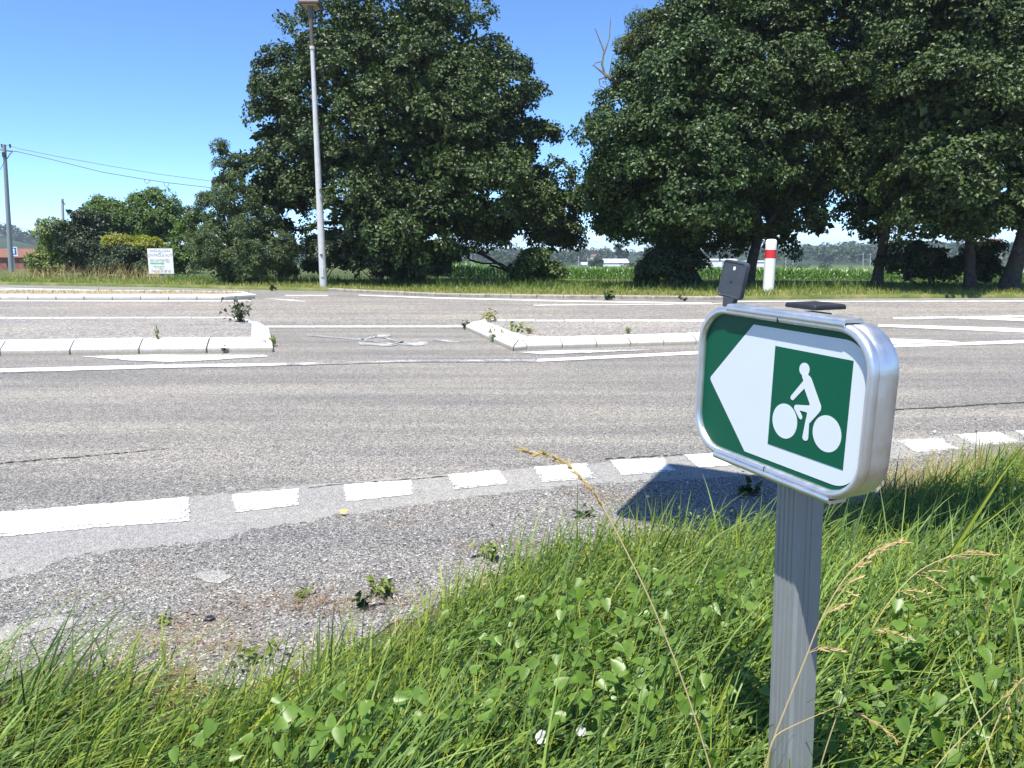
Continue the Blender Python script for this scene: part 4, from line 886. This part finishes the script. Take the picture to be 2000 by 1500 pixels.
# red and white marker post
mb_ = at(1500, 572, 29.6); mb_[2] = .1; mt_ = at(1507.5, 467, 29.6); hgt = mt_[2] - .1; rad = 10.4 / F * 29.6
t = thing('marker_post', 'white round marker post with a red band on the far verge', 'marker post', mb_)
t.rotation_euler = (0, math.atan2(mt_[0] - mb_[0], hgt) * .55, 0)
def seg(z0, z1, r, nm, m_, extra=None):
    rings = [(r, z0), (r, z1)] + (extra or []); MB().loft([[(q * math.cos(a), q * math.sin(a), z) for a in [2 * math.pi * k / 24 for k in range(24)]] for q, z in rings]).build(nm, M[m_], t, smooth=True, local=True)
seg(-.15, hgt * .640, rad, 'tube', 'white'); seg(hgt * .641, hgt * .799, rad * 1.02, 'red_band', 'red'); seg(hgt * .80, hgt * .955, rad, 'tube', 'white', [(rad * .92, hgt * .978), (rad * .7, hgt * .995), (rad * .3, hgt)])

# ------------------------------------------------------------------ the cycle route sign
s_ = .19; yaw = math.radians(65.46); tilt = math.radians(-1.49)
uu = Vector((math.cos(yaw), -math.sin(yaw), 0)); cs = Vector((2.88203, 7.45459, -1.52276)) * s_ + Vector((0, 0, H))
R = Matrix.Rotation(-yaw, 4, 'Z') @ Matrix.Rotation(-tilt, 4, 'Y')
gz = float(near_z(cs.x, cs.y)); hc = cs.z - gz
base = cs - (R @ Vector((0, 0, hc)))
sign = thing('cycle_route_sign', 'green and white bicycle route sign in aluminium frame on a steel post', 'road sign')
sign.matrix_basis = Matrix.Translation(base) @ R
def rrect(x0, x1, z0, z1, r, n=12):
    out = []
    for cx, cz, a0 in ((x1 - r, z1 - r, 0), (x0 + r, z1 - r, 90), (x0 + r, z0 + r, 180), (x1 - r, z0 + r, 270)):
        out += [(cx + r * math.cos(math.radians(a0 + 90 * k / n)), cz + r * math.sin(math.radians(a0 + 90 * k / n))) for k in range(n + 1)]
    return out
X0, X1, Z0, Z1, RC = -1.70 * s_, .776 * s_, -.845 * s_ + hc, .860 * s_ + hc, .085
def ring(ins, y): return [(x, y, z) for x, z in rrect(X0 + ins, X1 - ins, Z0 + ins, Z1 - ins, max(.005, RC - ins))]
DEP = .066
MB().loft([ring(.004, DEP), ring(.0, DEP - .004), ring(0, .020), ring(.0012, .0185), ring(.0012, .0165), ring(0, .015), ring(0, .006), ring(.0012, .0022), ring(.004, 0.0), ring(.010, -.001), ring(.0135, .0005), ring(.0160, .0045), ring(.0165, .0125)], False, False).build('frame', M['alu'], sign, smooth=True, local=True, angle=50)
MB().loft([ring(.003, DEP - .006), ring(.003, DEP - .003)]).build('back_plate', M['alu'], sign, local=True)
flat_poly('panel', [(p[0], p[2]) for p in ring(.0150, 0)], .0115, M['green_film'], sign, .002)
# white arrow field
r_ = .30 * s_; cxr, zt, zb = .685 * s_ - r_, .708 * s_ + hc, -.703 * s_ + hc
arrow = [(-1.487 * s_, hc + .03 * s_), (-.865 * s_, zt - .02 * s_), (-.845 * s_, zt)]
arrow = [(x, z) for x, z in arrow]
arrow += [(cxr + r_ * math.sin(math.radians(a)), zt - r_ + r_ * math.cos(math.radians(a))) for a in range(0, 91, 8)]
arrow += [(cxr + r_ * math.cos(math.radians(a)), zb + r_ - r_ * math.sin(math.radians(a))) for a in range(0, 91, 8)]
arrow += [(-.845 * s_, zb), (-.865 * s_, zb + .02 * s_), (-1.487 * s_, hc - .02 * s_), (-1.497 * s_, hc + .005 * s_)]
flat_poly('arrow', arrow, .0108, M['white_film'], sign, .0006)
flat_poly('symbol_square', [(-.5 * s_, hc - .525 * s_), (.5 * s_, hc - .525 * s_), (.5 * s_, hc + .525 * s_), (-.5 * s_, hc + .525 * s_)], .0102, M['green_film'], sign, .0005)
def sp(l): return [(x * s_, z * s_ + hc) for x, z in l]
flat_poly('wheel_symbol', sp(circle(-.284, -.228, .172, .182)), .0097, M['white_film'], sign, .0004)
flat_poly('wheel_symbol', sp(circle(.272, -.225, .176, .180)), .0097, M['white_film'], sign, .0004)
flat_poly('rider_symbol', sp([(-.10, .288), (-.092, .262), (-.03 - .045, .235), (-.222, .052), (-.228, .030), (-.212, .012), (-.188, .012), (-.055, .160), (.034, .016), (.02, .002), (-.150, -.026), (-.168, -.044), (-.166, -.068),
    (-.092, -.150), (-.072, -.162), (-.052, -.152), (-.050, -.130), (-.094, -.072), (.004, -.072), (.008, -.092), (-.004, -.165), (-.026, -.335), (-.012, -.356), (.018, -.362), (.042, -.348), (.050, -.326), (.045, -.178), (.155, -.045), (.176, -.012), (.176, .026), (.024, .272), (.0, .292), (-.022, .302), (-.028, .315), (-.085, .305)]), .0092, M['white_film'], sign, .0004)
flat_poly('head_symbol', sp(circle(-.078, .348, .066, .066)), .0097, M['white_film'], sign, .0004)
# rails on the top and bottom of the frame, with the seam of the frame
def rail(z, sgn, x0, x1, nm):
    prof = [(DEP * .62, 0), (DEP * .62, .0070), (.003, .0070), (-.0018, .0062), (-.0042, .0032), (-.0050, -.0012), (-.0042, -.0050), (-.0026, -.0070), (-.0014, -.0060), (-.0018, -.0020), (.0, .0006)]
    MB().loft([[(x, y, z + sgn * (q + .0005)) for y, q in prof] for x in (x0, x1)]).build(nm, M['alu'], sign, smooth=True, local=True, angle=50)
rail(Z1, 1, -1.205 * s_, .42 * s_, 'top_rail'); rail(Z0, -1, -1.275 * s_, .43 * s_, 'bottom_rail')
MB().box((-.443 * s_, -.0018, Z1 - .0155), (-.438 * s_, .004, Z1 - .006)).build('seam', M['black'], sign, local=True)
MB().box((-.47 * s_, -.0018, Z0 + .006), (-.465 * s_, .004, Z0 + .0155)).build('seam', M['black'], sign, local=True)
# grooved steel post behind the box
px0, px1, py0, py1 = -.126, -.056, DEP + .001, DEP + .073; c_ = .006
prof = [(px0 + c_, py0)]
for k in range(4):
    gx_ = px0 + .014 + k * .0125; prof += [(gx_, py0), (gx_ + .0012, py0 + .0016), (gx_ + .0030, py0 + .0016), (gx_ + .0042, py0)]
prof += [(px1 - c_, py0), (px1, py0 + c_)]
for k in range(2):
    gy_ = py0 + .018 + k * .014; prof += [(px1, gy_), (px1 - .0014, gy_ + .001), (px1 - .0014, gy_ + .003), (px1, gy_ + .004)]
prof += [(px1, py1 - c_), (px1 - c_, py1), (px0 + c_, py1), (px0, py1 - c_), (px0, py0 + c_)]
MB().loft([[(x + .062 * (Z0 - z), y, z) for x, y in prof] for z in (-.25, Z1 - .002)]).build('post', M['galv'], sign, local=True)
MB().loft([[(x, y, z) for x, y in [(px0 - .005 + i, py0 - .006 + i), (px1 + .005 - i, py0 - .006 + i), (px1 + .005 - i, py1 + .005 - i), (px0 - .005 + i, py1 + .005 - i)]] for i, z in ((0, Z1 + .0082), (0, Z1 + .0155), (.003, Z1 + .0185))]).build('post_cap', M['black'], sign, local=True, bevel=.002)
MB().box((-.120, DEP - .002, hc - .04), (-.046, DEP + .001, hc + .04)).build('clamp', M['galv'], sign, local=True)
# small grey plate standing on the left end of the top rail
pl = bpy.data.objects.new('reflector_plate', None); link(pl, sign)
pl.location = (-1.205 * s_ - .042, .030, Z1 + .000); pl.rotation_euler = (math.radians(-5), math.radians(6), math.radians(6))
pw, ph = .066, .080
pr = rrect(-pw / 2, pw / 2, .016, .016 + ph, .009, 6)
def pring(i, y): return [(x, y, z) for x, z in rrect(-pw / 2 + i, pw / 2 - i, .016 + i, .016 + ph - i, .009 - i, 6)]
MB().loft([pring(0, .012), pring(0, .001), pring(.0015, 0), pring(.004, .0), pring(.0052, .0012)]).build('plate', M['slate'], pl, smooth=True, local=True, angle=35)
MB().loft([[(x, y, z) for x, y in ((-.014 + i, .000), (.018 - i, .000), (.018 - i, .014), (-.014 + i, .014))] for i, z in ((.004, -.004), (.0, .020))]).build('foot', M['slate'], pl, local=True)
flat_poly('hole', circle(.001, .016 + ph * .80, .0036, .0042, 16), .0008, M['white'], pl, .0004)
flat_poly('hole', circle(-.001, .016 + ph * .43, .003, .0038, 16), .0008, M['black'], pl, .0004)

# overhead direction sign on a side post, out of the picture: the shadow on the road edge is its
P2 = gp(1303, 906); P1 = gp(1222, 1004); sh = np.array([-SUN_H.x, -SUN_H.y]); tt = math.tan(SUN_EL)
G = P2[:2] - sh * 2.55; top = 2.55 * tt; bot = max(2.95, top - 1.35 * tt); dr = np.array([.86, -.51])
e = G + dr * 2.15
t = thing('overhead_sign', 'large grey backed direction sign on a cantilever post casting the road shadow', 'road sign', (e[0], e[1], .1), rz=math.atan2(dr[1], dr[0]))
MB().prism(rrect(-2.15, .0, bot - .1, top - .1, .12, 5), -.03, .03)
MB().loft([[(x, y, z) for x, z in rrect(-2.15, 0.0, bot - .1, top - .1, .12, 5)] for y in (-.03, .03)]).build('panel', M['galv'], t, local=True)
MB().tube([(.12, 0, -.3), (.12, 0, top)], [.11, .09], 14).build('post', M['galv'], t, local=True, smooth=True)
for z in (bot + .25, top - .45): MB().box((-2.0, .032, z), (.12, .09, z + .08)).build('rail', M['galv'], t, local=True)

# ------------------------------------------------------------------ weeds, flowers, small things
def leaf_mesh(name, mat, L=1.0, w=.75, cup=.10):
    """heart shaped leaf of 10 faces with a folded midrib, one unit long"""
    side = [(-.10, .16), (-.04, .34), (.12, .42), (.38, .36), (.68, .22), (.88, .09)]
    v = [(0, 0, 0), (.3, 0, -.03), (.65, 0, -.04), (1.0, 0, -.10)]; f = []
    for sgn in (1, -1):
        o = len(v); v += [(x, sgn * y * w / .75, cup * (y / .42) - .10 * max(0, x - .4)) for x, y in side]
        q = [(0, o, o + 1), (0, o + 1, o + 2), (0, o + 2, 1), (1, o + 2, o + 3), (1, o + 3, 2), (2, o + 3, o + 4), (2, o + 4, o + 5), (2, o + 5, 3)]
        f += q if sgn < 0 else [t_[::-1] for t_ in q]
    me = bpy.data.meshes.new(name); me.from_pydata(v, [], f)
    for p_ in me.polygons: p_.use_smooth = True
    me.update(); me.materials.append(mat); return me
ME_LEAF = leaf_mesh('leaf', M['bindweed']); ME_SMALL = leaf_mesh('leaf', M['green_bush'], w=.5)
def place_leaf(me, parent, pos, size, rg, face=(-.3, -.45, .9), spread=.5):
    n = Vector(face) + Vector(rg.normal(size=3) * spread); n.normalize(); ta = Vector(rg.normal(size=3)); ta.z -= .5; ta = (ta - n * ta.dot(n)).normalized()
    b = n.cross(ta); m = Matrix((ta, b, n)).transposed().to_4x4(); o = bpy.data.objects.new('leaf', me); link(o, parent)
    o.matrix_basis = Matrix.Translation(Vector(pos) - parent.location) @ m @ Matrix.Scale(size, 4); return o
def bindweed(px, n, spread, seed, lab, hgt=.36, size=(.022, .046)):
    n = int(n * 2.5); spread = spread * 1.3
    rg = np.random.default_rng(seed); x, y = px; p = gp(x, y, .5); base = np.array([p[0], p[1], float(near_z(p[0], p[1]))])
    t = thing('bindweed', lab, 'plant', base, 'bindweed plants in the roadside grass'); st = MB()
    for k in range(n):
        q = base + np.array([rg.normal() * spread, rg.normal() * spread * .7, hgt * rg.uniform(.45, 1.1)]); q[2] += float(near_z(q[0], q[1])) - base[2]
        place_leaf(ME_LEAF, t, q, rg.uniform(*size), rg)
        if k % 4 == 0: st.tube([base + (q - base) * np.array([.3, .3, 0]), (base + q) / 2 + rg.normal(size=3) * .02, q], .0013, 4)
    st.build('vine', M['grass'], t); return t
BW = [((1120, 1220), 22, .10, 'bindweed clump with large leaves in the middle of the grass, uppermost of the pair'), ((1180, 1300), 26, .11, 'densest bindweed clump, just below the uppermost one left of the long stalk'),
    ((1060, 1190), 16, .09, 'bindweed leaves at the upper left of the central clumps'), ((1250, 1180), 14, .09, 'bindweed leaves crossed by the long arching stalk'), ((1370, 1200), 14, .08, 'bindweed between the long stalk and the sign post'),
    ((1430, 1230), 10, .06, 'few bindweed leaves close against the left of the sign post'), ((1240, 1400), 22, .09, 'bindweed clump right of the two white flowers'), ((1080, 1420), 18, .08, 'bindweed clump around the two white flowers'),
    ((900, 1440), 14, .08, 'bindweed left of the larger white flower at the bottom edge'), ((560, 1470), 16, .08, 'bindweed clump at the bottom edge amid the left combed grass'), ((720, 1480), 14, .07, 'bindweed at the bottom edge left of the picture middle'),
    ((1340, 1440), 16, .07, 'bindweed near the foot of the long arching stalk'), ((1750, 1300), 16, .08, 'bindweed under the spreading golden panicle right of the post'), ((1880, 1270), 14, .08, 'bindweed at the right beside the upright brown stalk'),
    ((1700, 1440), 18, .07, 'bindweed low down right of the sign post by the fallen seed head'), ((1900, 1430), 14, .07, 'bindweed among the dry stalks of the lower right corner'), ((400, 1480), 10, .06, 'leftmost bindweed at the bottom edge of the grass'),
    ((1960, 1180), 10, .08, 'bindweed below the broad green blades at the right edge')]
for k, (px, n, s, lab) in enumerate(BW): bindweed(px, n, s, 200 + k, lab)
def weed(label, x, y, hgt, wpx, n, mat_leaf_mesh, seed, z=0.0, size=.04, stem='grass', name='weed', group=None, cat='weed'):
    rg = np.random.default_rng(seed); b = gp(x, y, z); t = thing(name, label, cat, b, group); W_ = wpx / F * b[1]; mb = MB()
    for k in range(max(3, n // 5)):
        e_ = b + np.array([rg.normal() * W_ * .35, rg.normal() * W_ * .3, hgt * rg.uniform(.6, 1.0)]); mb.tube([b, (b + e_) / 2 + rg.normal(size=3) * W_ * .06, e_], [.004 * hgt * 4, .003 * hgt * 4, .0015 * hgt * 4], 4)
        for j in range(5): place_leaf(mat_leaf_mesh, t, b + (e_ - b) * rg.uniform(.25, 1.05) + rg.normal(size=3) * W_ * .10, size * rg.uniform(.7, 1.3), rg, (0, -.4, .8), .7)
    mb.build('stem', M[stem], t); return t
ME_DARK = leaf_mesh('leaf', M['dark_bush'], w=.6); ME_YEL = leaf_mesh('leaf', M['lime_bush'], w=.45); ME_STR = leaf_mesh('leaf', M['dry_grass'], w=.2)
weed('bushy green weed growing at the nose of the left island', 468, 630, .50, 55, 90, ME_DARK, 301, .2, .085, 'bark')
weed('single upright weed between two kerb stones of the left island', 308, 668, .30, 8, 22, ME_YEL, 302, .17, .06)
weed('small tuft at the front joint of the left island', 437, 690, .12, 8, 12, ME_DARK, 303, .0, .05)
weed('yellowing weed at the foot of the left island corner', 535, 676, .22, 14, 20, ME_YEL, 304, .0, .08)
weed('short weed at the tip of the right island', 908, 643, .20, 12, 30, ME_DARK, 305, .0, .07)
weed('straggling weed against the kerb nose of the right island', 965, 668, .32, 26, 40, ME_YEL, 306, .0, .06)
weed('pale dry tuft on the back corner of the right island', 955, 628, .24, 34, 34, ME_STR, 307, .16, .14)
weed('green weed lying on the right island beside the kerb', 1010, 648, .16, 30, 30, ME_YEL, 308, .16, .09)
weed('dry orange tuft on the right island beside the kerb', 1033, 651, .14, 14, 26, ME_STR, 309, .16, .10)
weed('tiny weed in a kerb joint of the right island', 1230, 655, .15, 12, 14, ME_YEL, 310, .12, .07)
weed('dark weed in the gutter of the far kerb', 1190, 586, .30, 20, 40, ME_DARK, 311, .0, .14)
weed('small dark weed in the gutter of the far kerb further right', 1335, 588, .18, 16, 24, ME_DARK, 312, .0, .10)
weed('green tuft at the far kerb near the street lamp', 532, 568, .3, 20, 30, ME_DARK, 313, .0, .14)
weed('low flat weed on the gravel near the reddish litter', 588, 1164, .035, 44, 26, ME_YEL, 314, .012, .03)
weed('dark leafy weed at the gravel edge left of the grass', 712, 1185, .10, 26, 14, ME_DARK, 315, .012, .045)
weed('grassy weed sprawling over the gravel edge', 755, 1160, .10, 60, 30, ME_YEL, 316, .012, .05)
weed('sprawling weed with dark stalks at the grass edge', 960, 1090, .10, 70, 34, ME_YEL, 317, .012, .045)
weed('small weed growing out of the gravel beside the shadow', 1145, 1008, .07, 40, 20, ME_DARK, 318, .012, .04)
weed('grass tuft in the shadow left of the sign post', 1462, 965, .10, 30, 26, ME_DARK, 319, .012, .06)
weed('bright green low plant at the edge of the left grass', 490, 1296, .07, 110, 30, ME_YEL, 320, .012, .04)
weed('small flat weed on the gravel beside the bottle cap', 318, 1218, .03, 34, 18, ME_YEL, 321, .012, .03)

for k_, (x_, y_, h_, lab_) in enumerate([(1868, 935, .34, 'thin tall stem with small yellow flowers right of the sign'), (1905, 930, .42, 'bare thin weed stem standing against the road right of the sign'), (1948, 925, .30, 'thin dark weed stem nearest the right edge above the grass')]):
    weed(lab_, x_, y_, h_, 26, 10, ME_YEL if k_ == 0 else ME_STR, 330 + k_, .03, .02)
# dry grass stalks standing up out of the grass
def stalk(label, px, Y, r, head, seed, spike=.018, mat='straw'):
    rg = np.random.default_rng(seed); pts = []
    for i, (x, y) in enumerate(px): pts.append(at(x, y, Y[0] + (Y[1] - Y[0]) * i / (len(px) - 1)))
    t = thing('dry_grass_stalk', label, 'grass stalk', pts[0]); n = len(pts)
    # smooth the stem
    P = np.array(pts); tt_ = np.linspace(0, n - 1, n * 4); C_ = np.column_stack([np.interp(tt_, np.arange(n), P[:, k]) for k in range(3)])
    for _ in range(3): C_[1:-1] = (C_[:-2] + 2 * C_[1:-1] + C_[2:]) / 4
    MB().tube(list(C_), list(np.linspace(r, r * .45, len(C_))), 6).build('stem', M[mat], t, smooth=True)
    def spikelet(mb, p, d, L):
        d = d / np.linalg.norm(d); mb.tube([p, p + d * L * .3, p + d * L * .7, p + d * L], [L * .05, L * .13, L * .10, L * .015], 5)
    if head[0] == 'spike':                              # a narrow spike along the end of the stem
        i0 = int(len(C_) * head[1]); 
        for k in range(i0, len(C_) - 1):
            for j in range(3):
                f = rg.random(); p = C_[k] * (1 - f) + C_[k + 1] * f; d = unit((C_[k + 1] - C_[k])[None])[0] + rg.normal(size=3) * .33; mb = MB(); spikelet(mb, p, d, spike * rg.uniform(.7, 1.2)); mb.build('spikelet', M[mat], t)
    else:                                               # a drooping panicle of side branches
        for (i0, ends) in head[1]:
            for ex, ey in ends:
                p = C_[min(len(C_) - 1, int(i0 * (len(C_) - 1)))]; q = at(ex, ey, p[1] + rg.normal() * .02); md = (p + q) / 2 + np.array([0, 0, .012]); mb = MB(); mb.tube([p, md, q], [r * .4, r * .35, r * .2], 4)
                L = np.linalg.norm(q - p)
                for k in range(max(4, int(L / spike * 2.2))):
                    f = .25 + .75 * rg.random(); pp = (1 - f) ** 2 * p + 2 * f * (1 - f) * md + f * f * q; spikelet(mb, pp, (q - p) / L + rg.normal(size=3) * .22, spike * rg.uniform(.7, 1.1))
                mb.build('spikelet_branch', M[mat], t)
    return t
stalk('long arching dry grass stalk reaching over the road left of the sign', [(1420, 1620), (1385, 1490), (1335, 1330), (1270, 1170), (1215, 1060), (1165, 965), (1115, 910), (1075, 888), (1022, 881)], (1.45, 1.65), .0023, ('spike', .56), 401, .021)
stalk('dry grass stalk bending across the sign post with a golden panicle', [(1470, 1600), (1500, 1470), (1535, 1380), (1572, 1290), (1600, 1215), (1640, 1140), (1680, 1095), (1715, 1070), (1768, 1061)], (1.22, 1.27), .0016,
      ('panicle', [(.40, [(1655, 1275), (1628, 1268)]), (.52, [(1662, 1180), (1648, 1190)]), (.62, [(1668, 1165), (1690, 1128)]), (.70, [(1705, 1102), (1720, 1080)]), (.8, [(1745, 1066), (1735, 1078)]), (.9, [(1768, 1061)])]), 402, .014)
stalk('dry grass stalk right of the sign post with a spreading panicle', [(1580, 1600), (1600, 1500), (1640, 1380), (1690, 1250), (1735, 1175), (1785, 1120), (1830, 1095), (1880, 1081), (1950, 1085)], (1.5, 1.58), .0015,
      ('panicle', [(.42, [(1782, 1250), (1740, 1235)]), (.55, [(1812, 1160), (1790, 1172)]), (.64, [(1840, 1148), (1845, 1118)]), (.75, [(1850, 1112), (1888, 1090)]), (.88, [(1950, 1086), (1915, 1080)])]), 403, .014)
stalk('broken pale straw leaning against the front of the sign post', [(1495, 1560), (1503, 1440), (1560, 1412), (1640, 1378)], (1.2, 1.25), .0013, ('spike', 1.0), 404)
stalk('dry stalk rising at the lower right corner, longest', [(1780, 1560), (1850, 1470), (1930, 1390), (2010, 1315)], (1.35, 1.45), .0014, ('spike', .7), 405, .014)
stalk('dry stalk bending down in the lower right corner', [(1890, 1560), (1930, 1450), (1960, 1380), (1990, 1330), (2030, 1300)], (1.4, 1.5), .0013, ('panicle', [(.6, [(1945, 1420), (1970, 1400)]), (.75, [(1990, 1370), (2010, 1350)])]), 406, .013)
stalk('short dry seed head lying in the grass right of the post', [(1650, 1385), (1690, 1400), (1720, 1418), (1750, 1445)], (1.55, 1.5), .0011, ('spike', .1), 407, .012)
stalk('thin upright brown stalk at the right in the grass', [(1925, 1240), (1927, 1200), (1930, 1172)], (1.9, 1.9), .0012, ('spike', .55), 408, .012)
# thick green blades crossing at the right edge
mbb = thing('reed_blade', 'broad green blades arching across the right edge of the grass', 'grass', at(1850, 1100, 1.75))
def broad(px, Y, w):
    pts = np.array([at(x, y, Y) for x, y in px]); mb = MB(); n = len(pts); d = unit(np.gradient(pts, axis=0)); sd_ = unit(np.cross(d, np.array([0, 1., .2])))
    ww = w * np.sin(np.linspace(.25, 1, n) * math.pi)[:, None] * .5 + .0006; L_ = pts - sd_ * ww; R2 = pts + sd_ * ww; mid = pts + np.array([0, .003, -.002])
    mb.add(list(L_) + list(mid) + list(R2), [(i, i + 1, n + i + 1, n + i) for i in range(n - 1)] + [(n + i, n + i + 1, 2 * n + i + 1, 2 * n + i) for i in range(n - 1)]); mb.build('blade', M['grass'], mbb, smooth=True)
broad([(1840, 1110), (1870, 1062), (1910, 1000), (1955, 930), (2010, 855)], 1.7, .012); broad([(1862, 1075), (1905, 1035), (1950, 1000), (2020, 945)], 1.72, .009)
# bindweed flowers
def flower(x, y, Y, r, seed, label):
    rg = np.random.default_rng(seed); c = at(x, y, Y); t = thing('bindweed_flower', label, 'flower', c); rings = []
    ax = unit(np.array([[-.15 + rg.normal() * .2, -.6, .75]]))[0]; a_ = np.cross(ax, [1, 0, 0.]); a_ /= np.linalg.norm(a_); b_ = np.cross(ax, a_)
    for f, hh_ in ((.08, -.8), (.3, -.35), (.75, -.05), (1.0, .05)): rings.append([c + ax * r * hh_ + r * f * (1 + (.08 * math.cos(5 * q) if f > .7 else 0)) * (math.cos(q) * a_ + math.sin(q) * b_) for q in [2 * math.pi * k / 20 for k in range(20)]])
    MB().loft(rings, True, False).build('petals', M['petal'], t, smooth=True, angle=80); MB().tube([c - ax * r * .8, c - ax * r * 1.6 - np.array([0, 0, r])], .0012, 5).build('stalk', M['grass'], t)
flower(1058, 1440, 1.66, .016, 501, 'white bindweed flower in the grass, larger and lower of two')
flower(1135, 1428, 1.68, .012, 502, 'white half open bindweed flower, smaller and right of the other')
# bottle cap and leaf on the gravel
p = gp(410, 1209, .012); t = thing('bottle_cap', 'dark round bottle cap lying on the gravel', 'bottle cap', p)
def disc(rr, z0, z1, nm, m_): MB().loft([[(q * math.cos(a), q * math.sin(a), z) for a in [2 * math.pi * k / 24 for k in range(24)]] for q, z in ((rr * .96, z0), (rr, z0 + .002), (rr, z1 - .002), (rr * .9, z1))]).build(nm, M[m_], t, local=True, smooth=True)
disc(.021, 0, .011, 'rim', 'slate'); disc(.013, .011, .0125, 'centre', 'black')
p = gp(668, 1006, .012); t = thing('fallen_leaf', 'small yellow dead leaf on the smooth road edge', 'leaf', p)
me = leaf_mesh('blade', M['yellow_leaf'], cup=.25); o = bpy.data.objects.new('blade', me); link(o, t); o.scale = (.05, .05, .05); o.rotation_euler = (.3, -.4, .6); o.location = (0, 0, .012)
MB().tube([(0, 0, .012), (-.02, .004, .004)], .0012, 4).build('stalk', M['yellow_leaf'], t, local=True)

# ------------------------------------------------------------------ summer haze over the plain
m = bpy.data.materials.new('haze'); m.use_nodes = True; nt = m.node_tree
for q in list(nt.nodes): nt.nodes.remove(q)
vo = nt.nodes.new('ShaderNodeVolumePrincipled'); vo.inputs['Color'].default_value = (.78, .87, 1.0, 1); vo.inputs['Density'].default_value = .00032; vo.inputs['Anisotropy'].default_value = .2
nt.links.new(vo.outputs[0], nt.nodes.new('ShaderNodeOutputMaterial').inputs['Volume'])
tag(MB().box((-2300, -120, -14), (2300, 2700, 26)).build('haze', m), 'thin blue summer haze over the plain', kind='stuff')
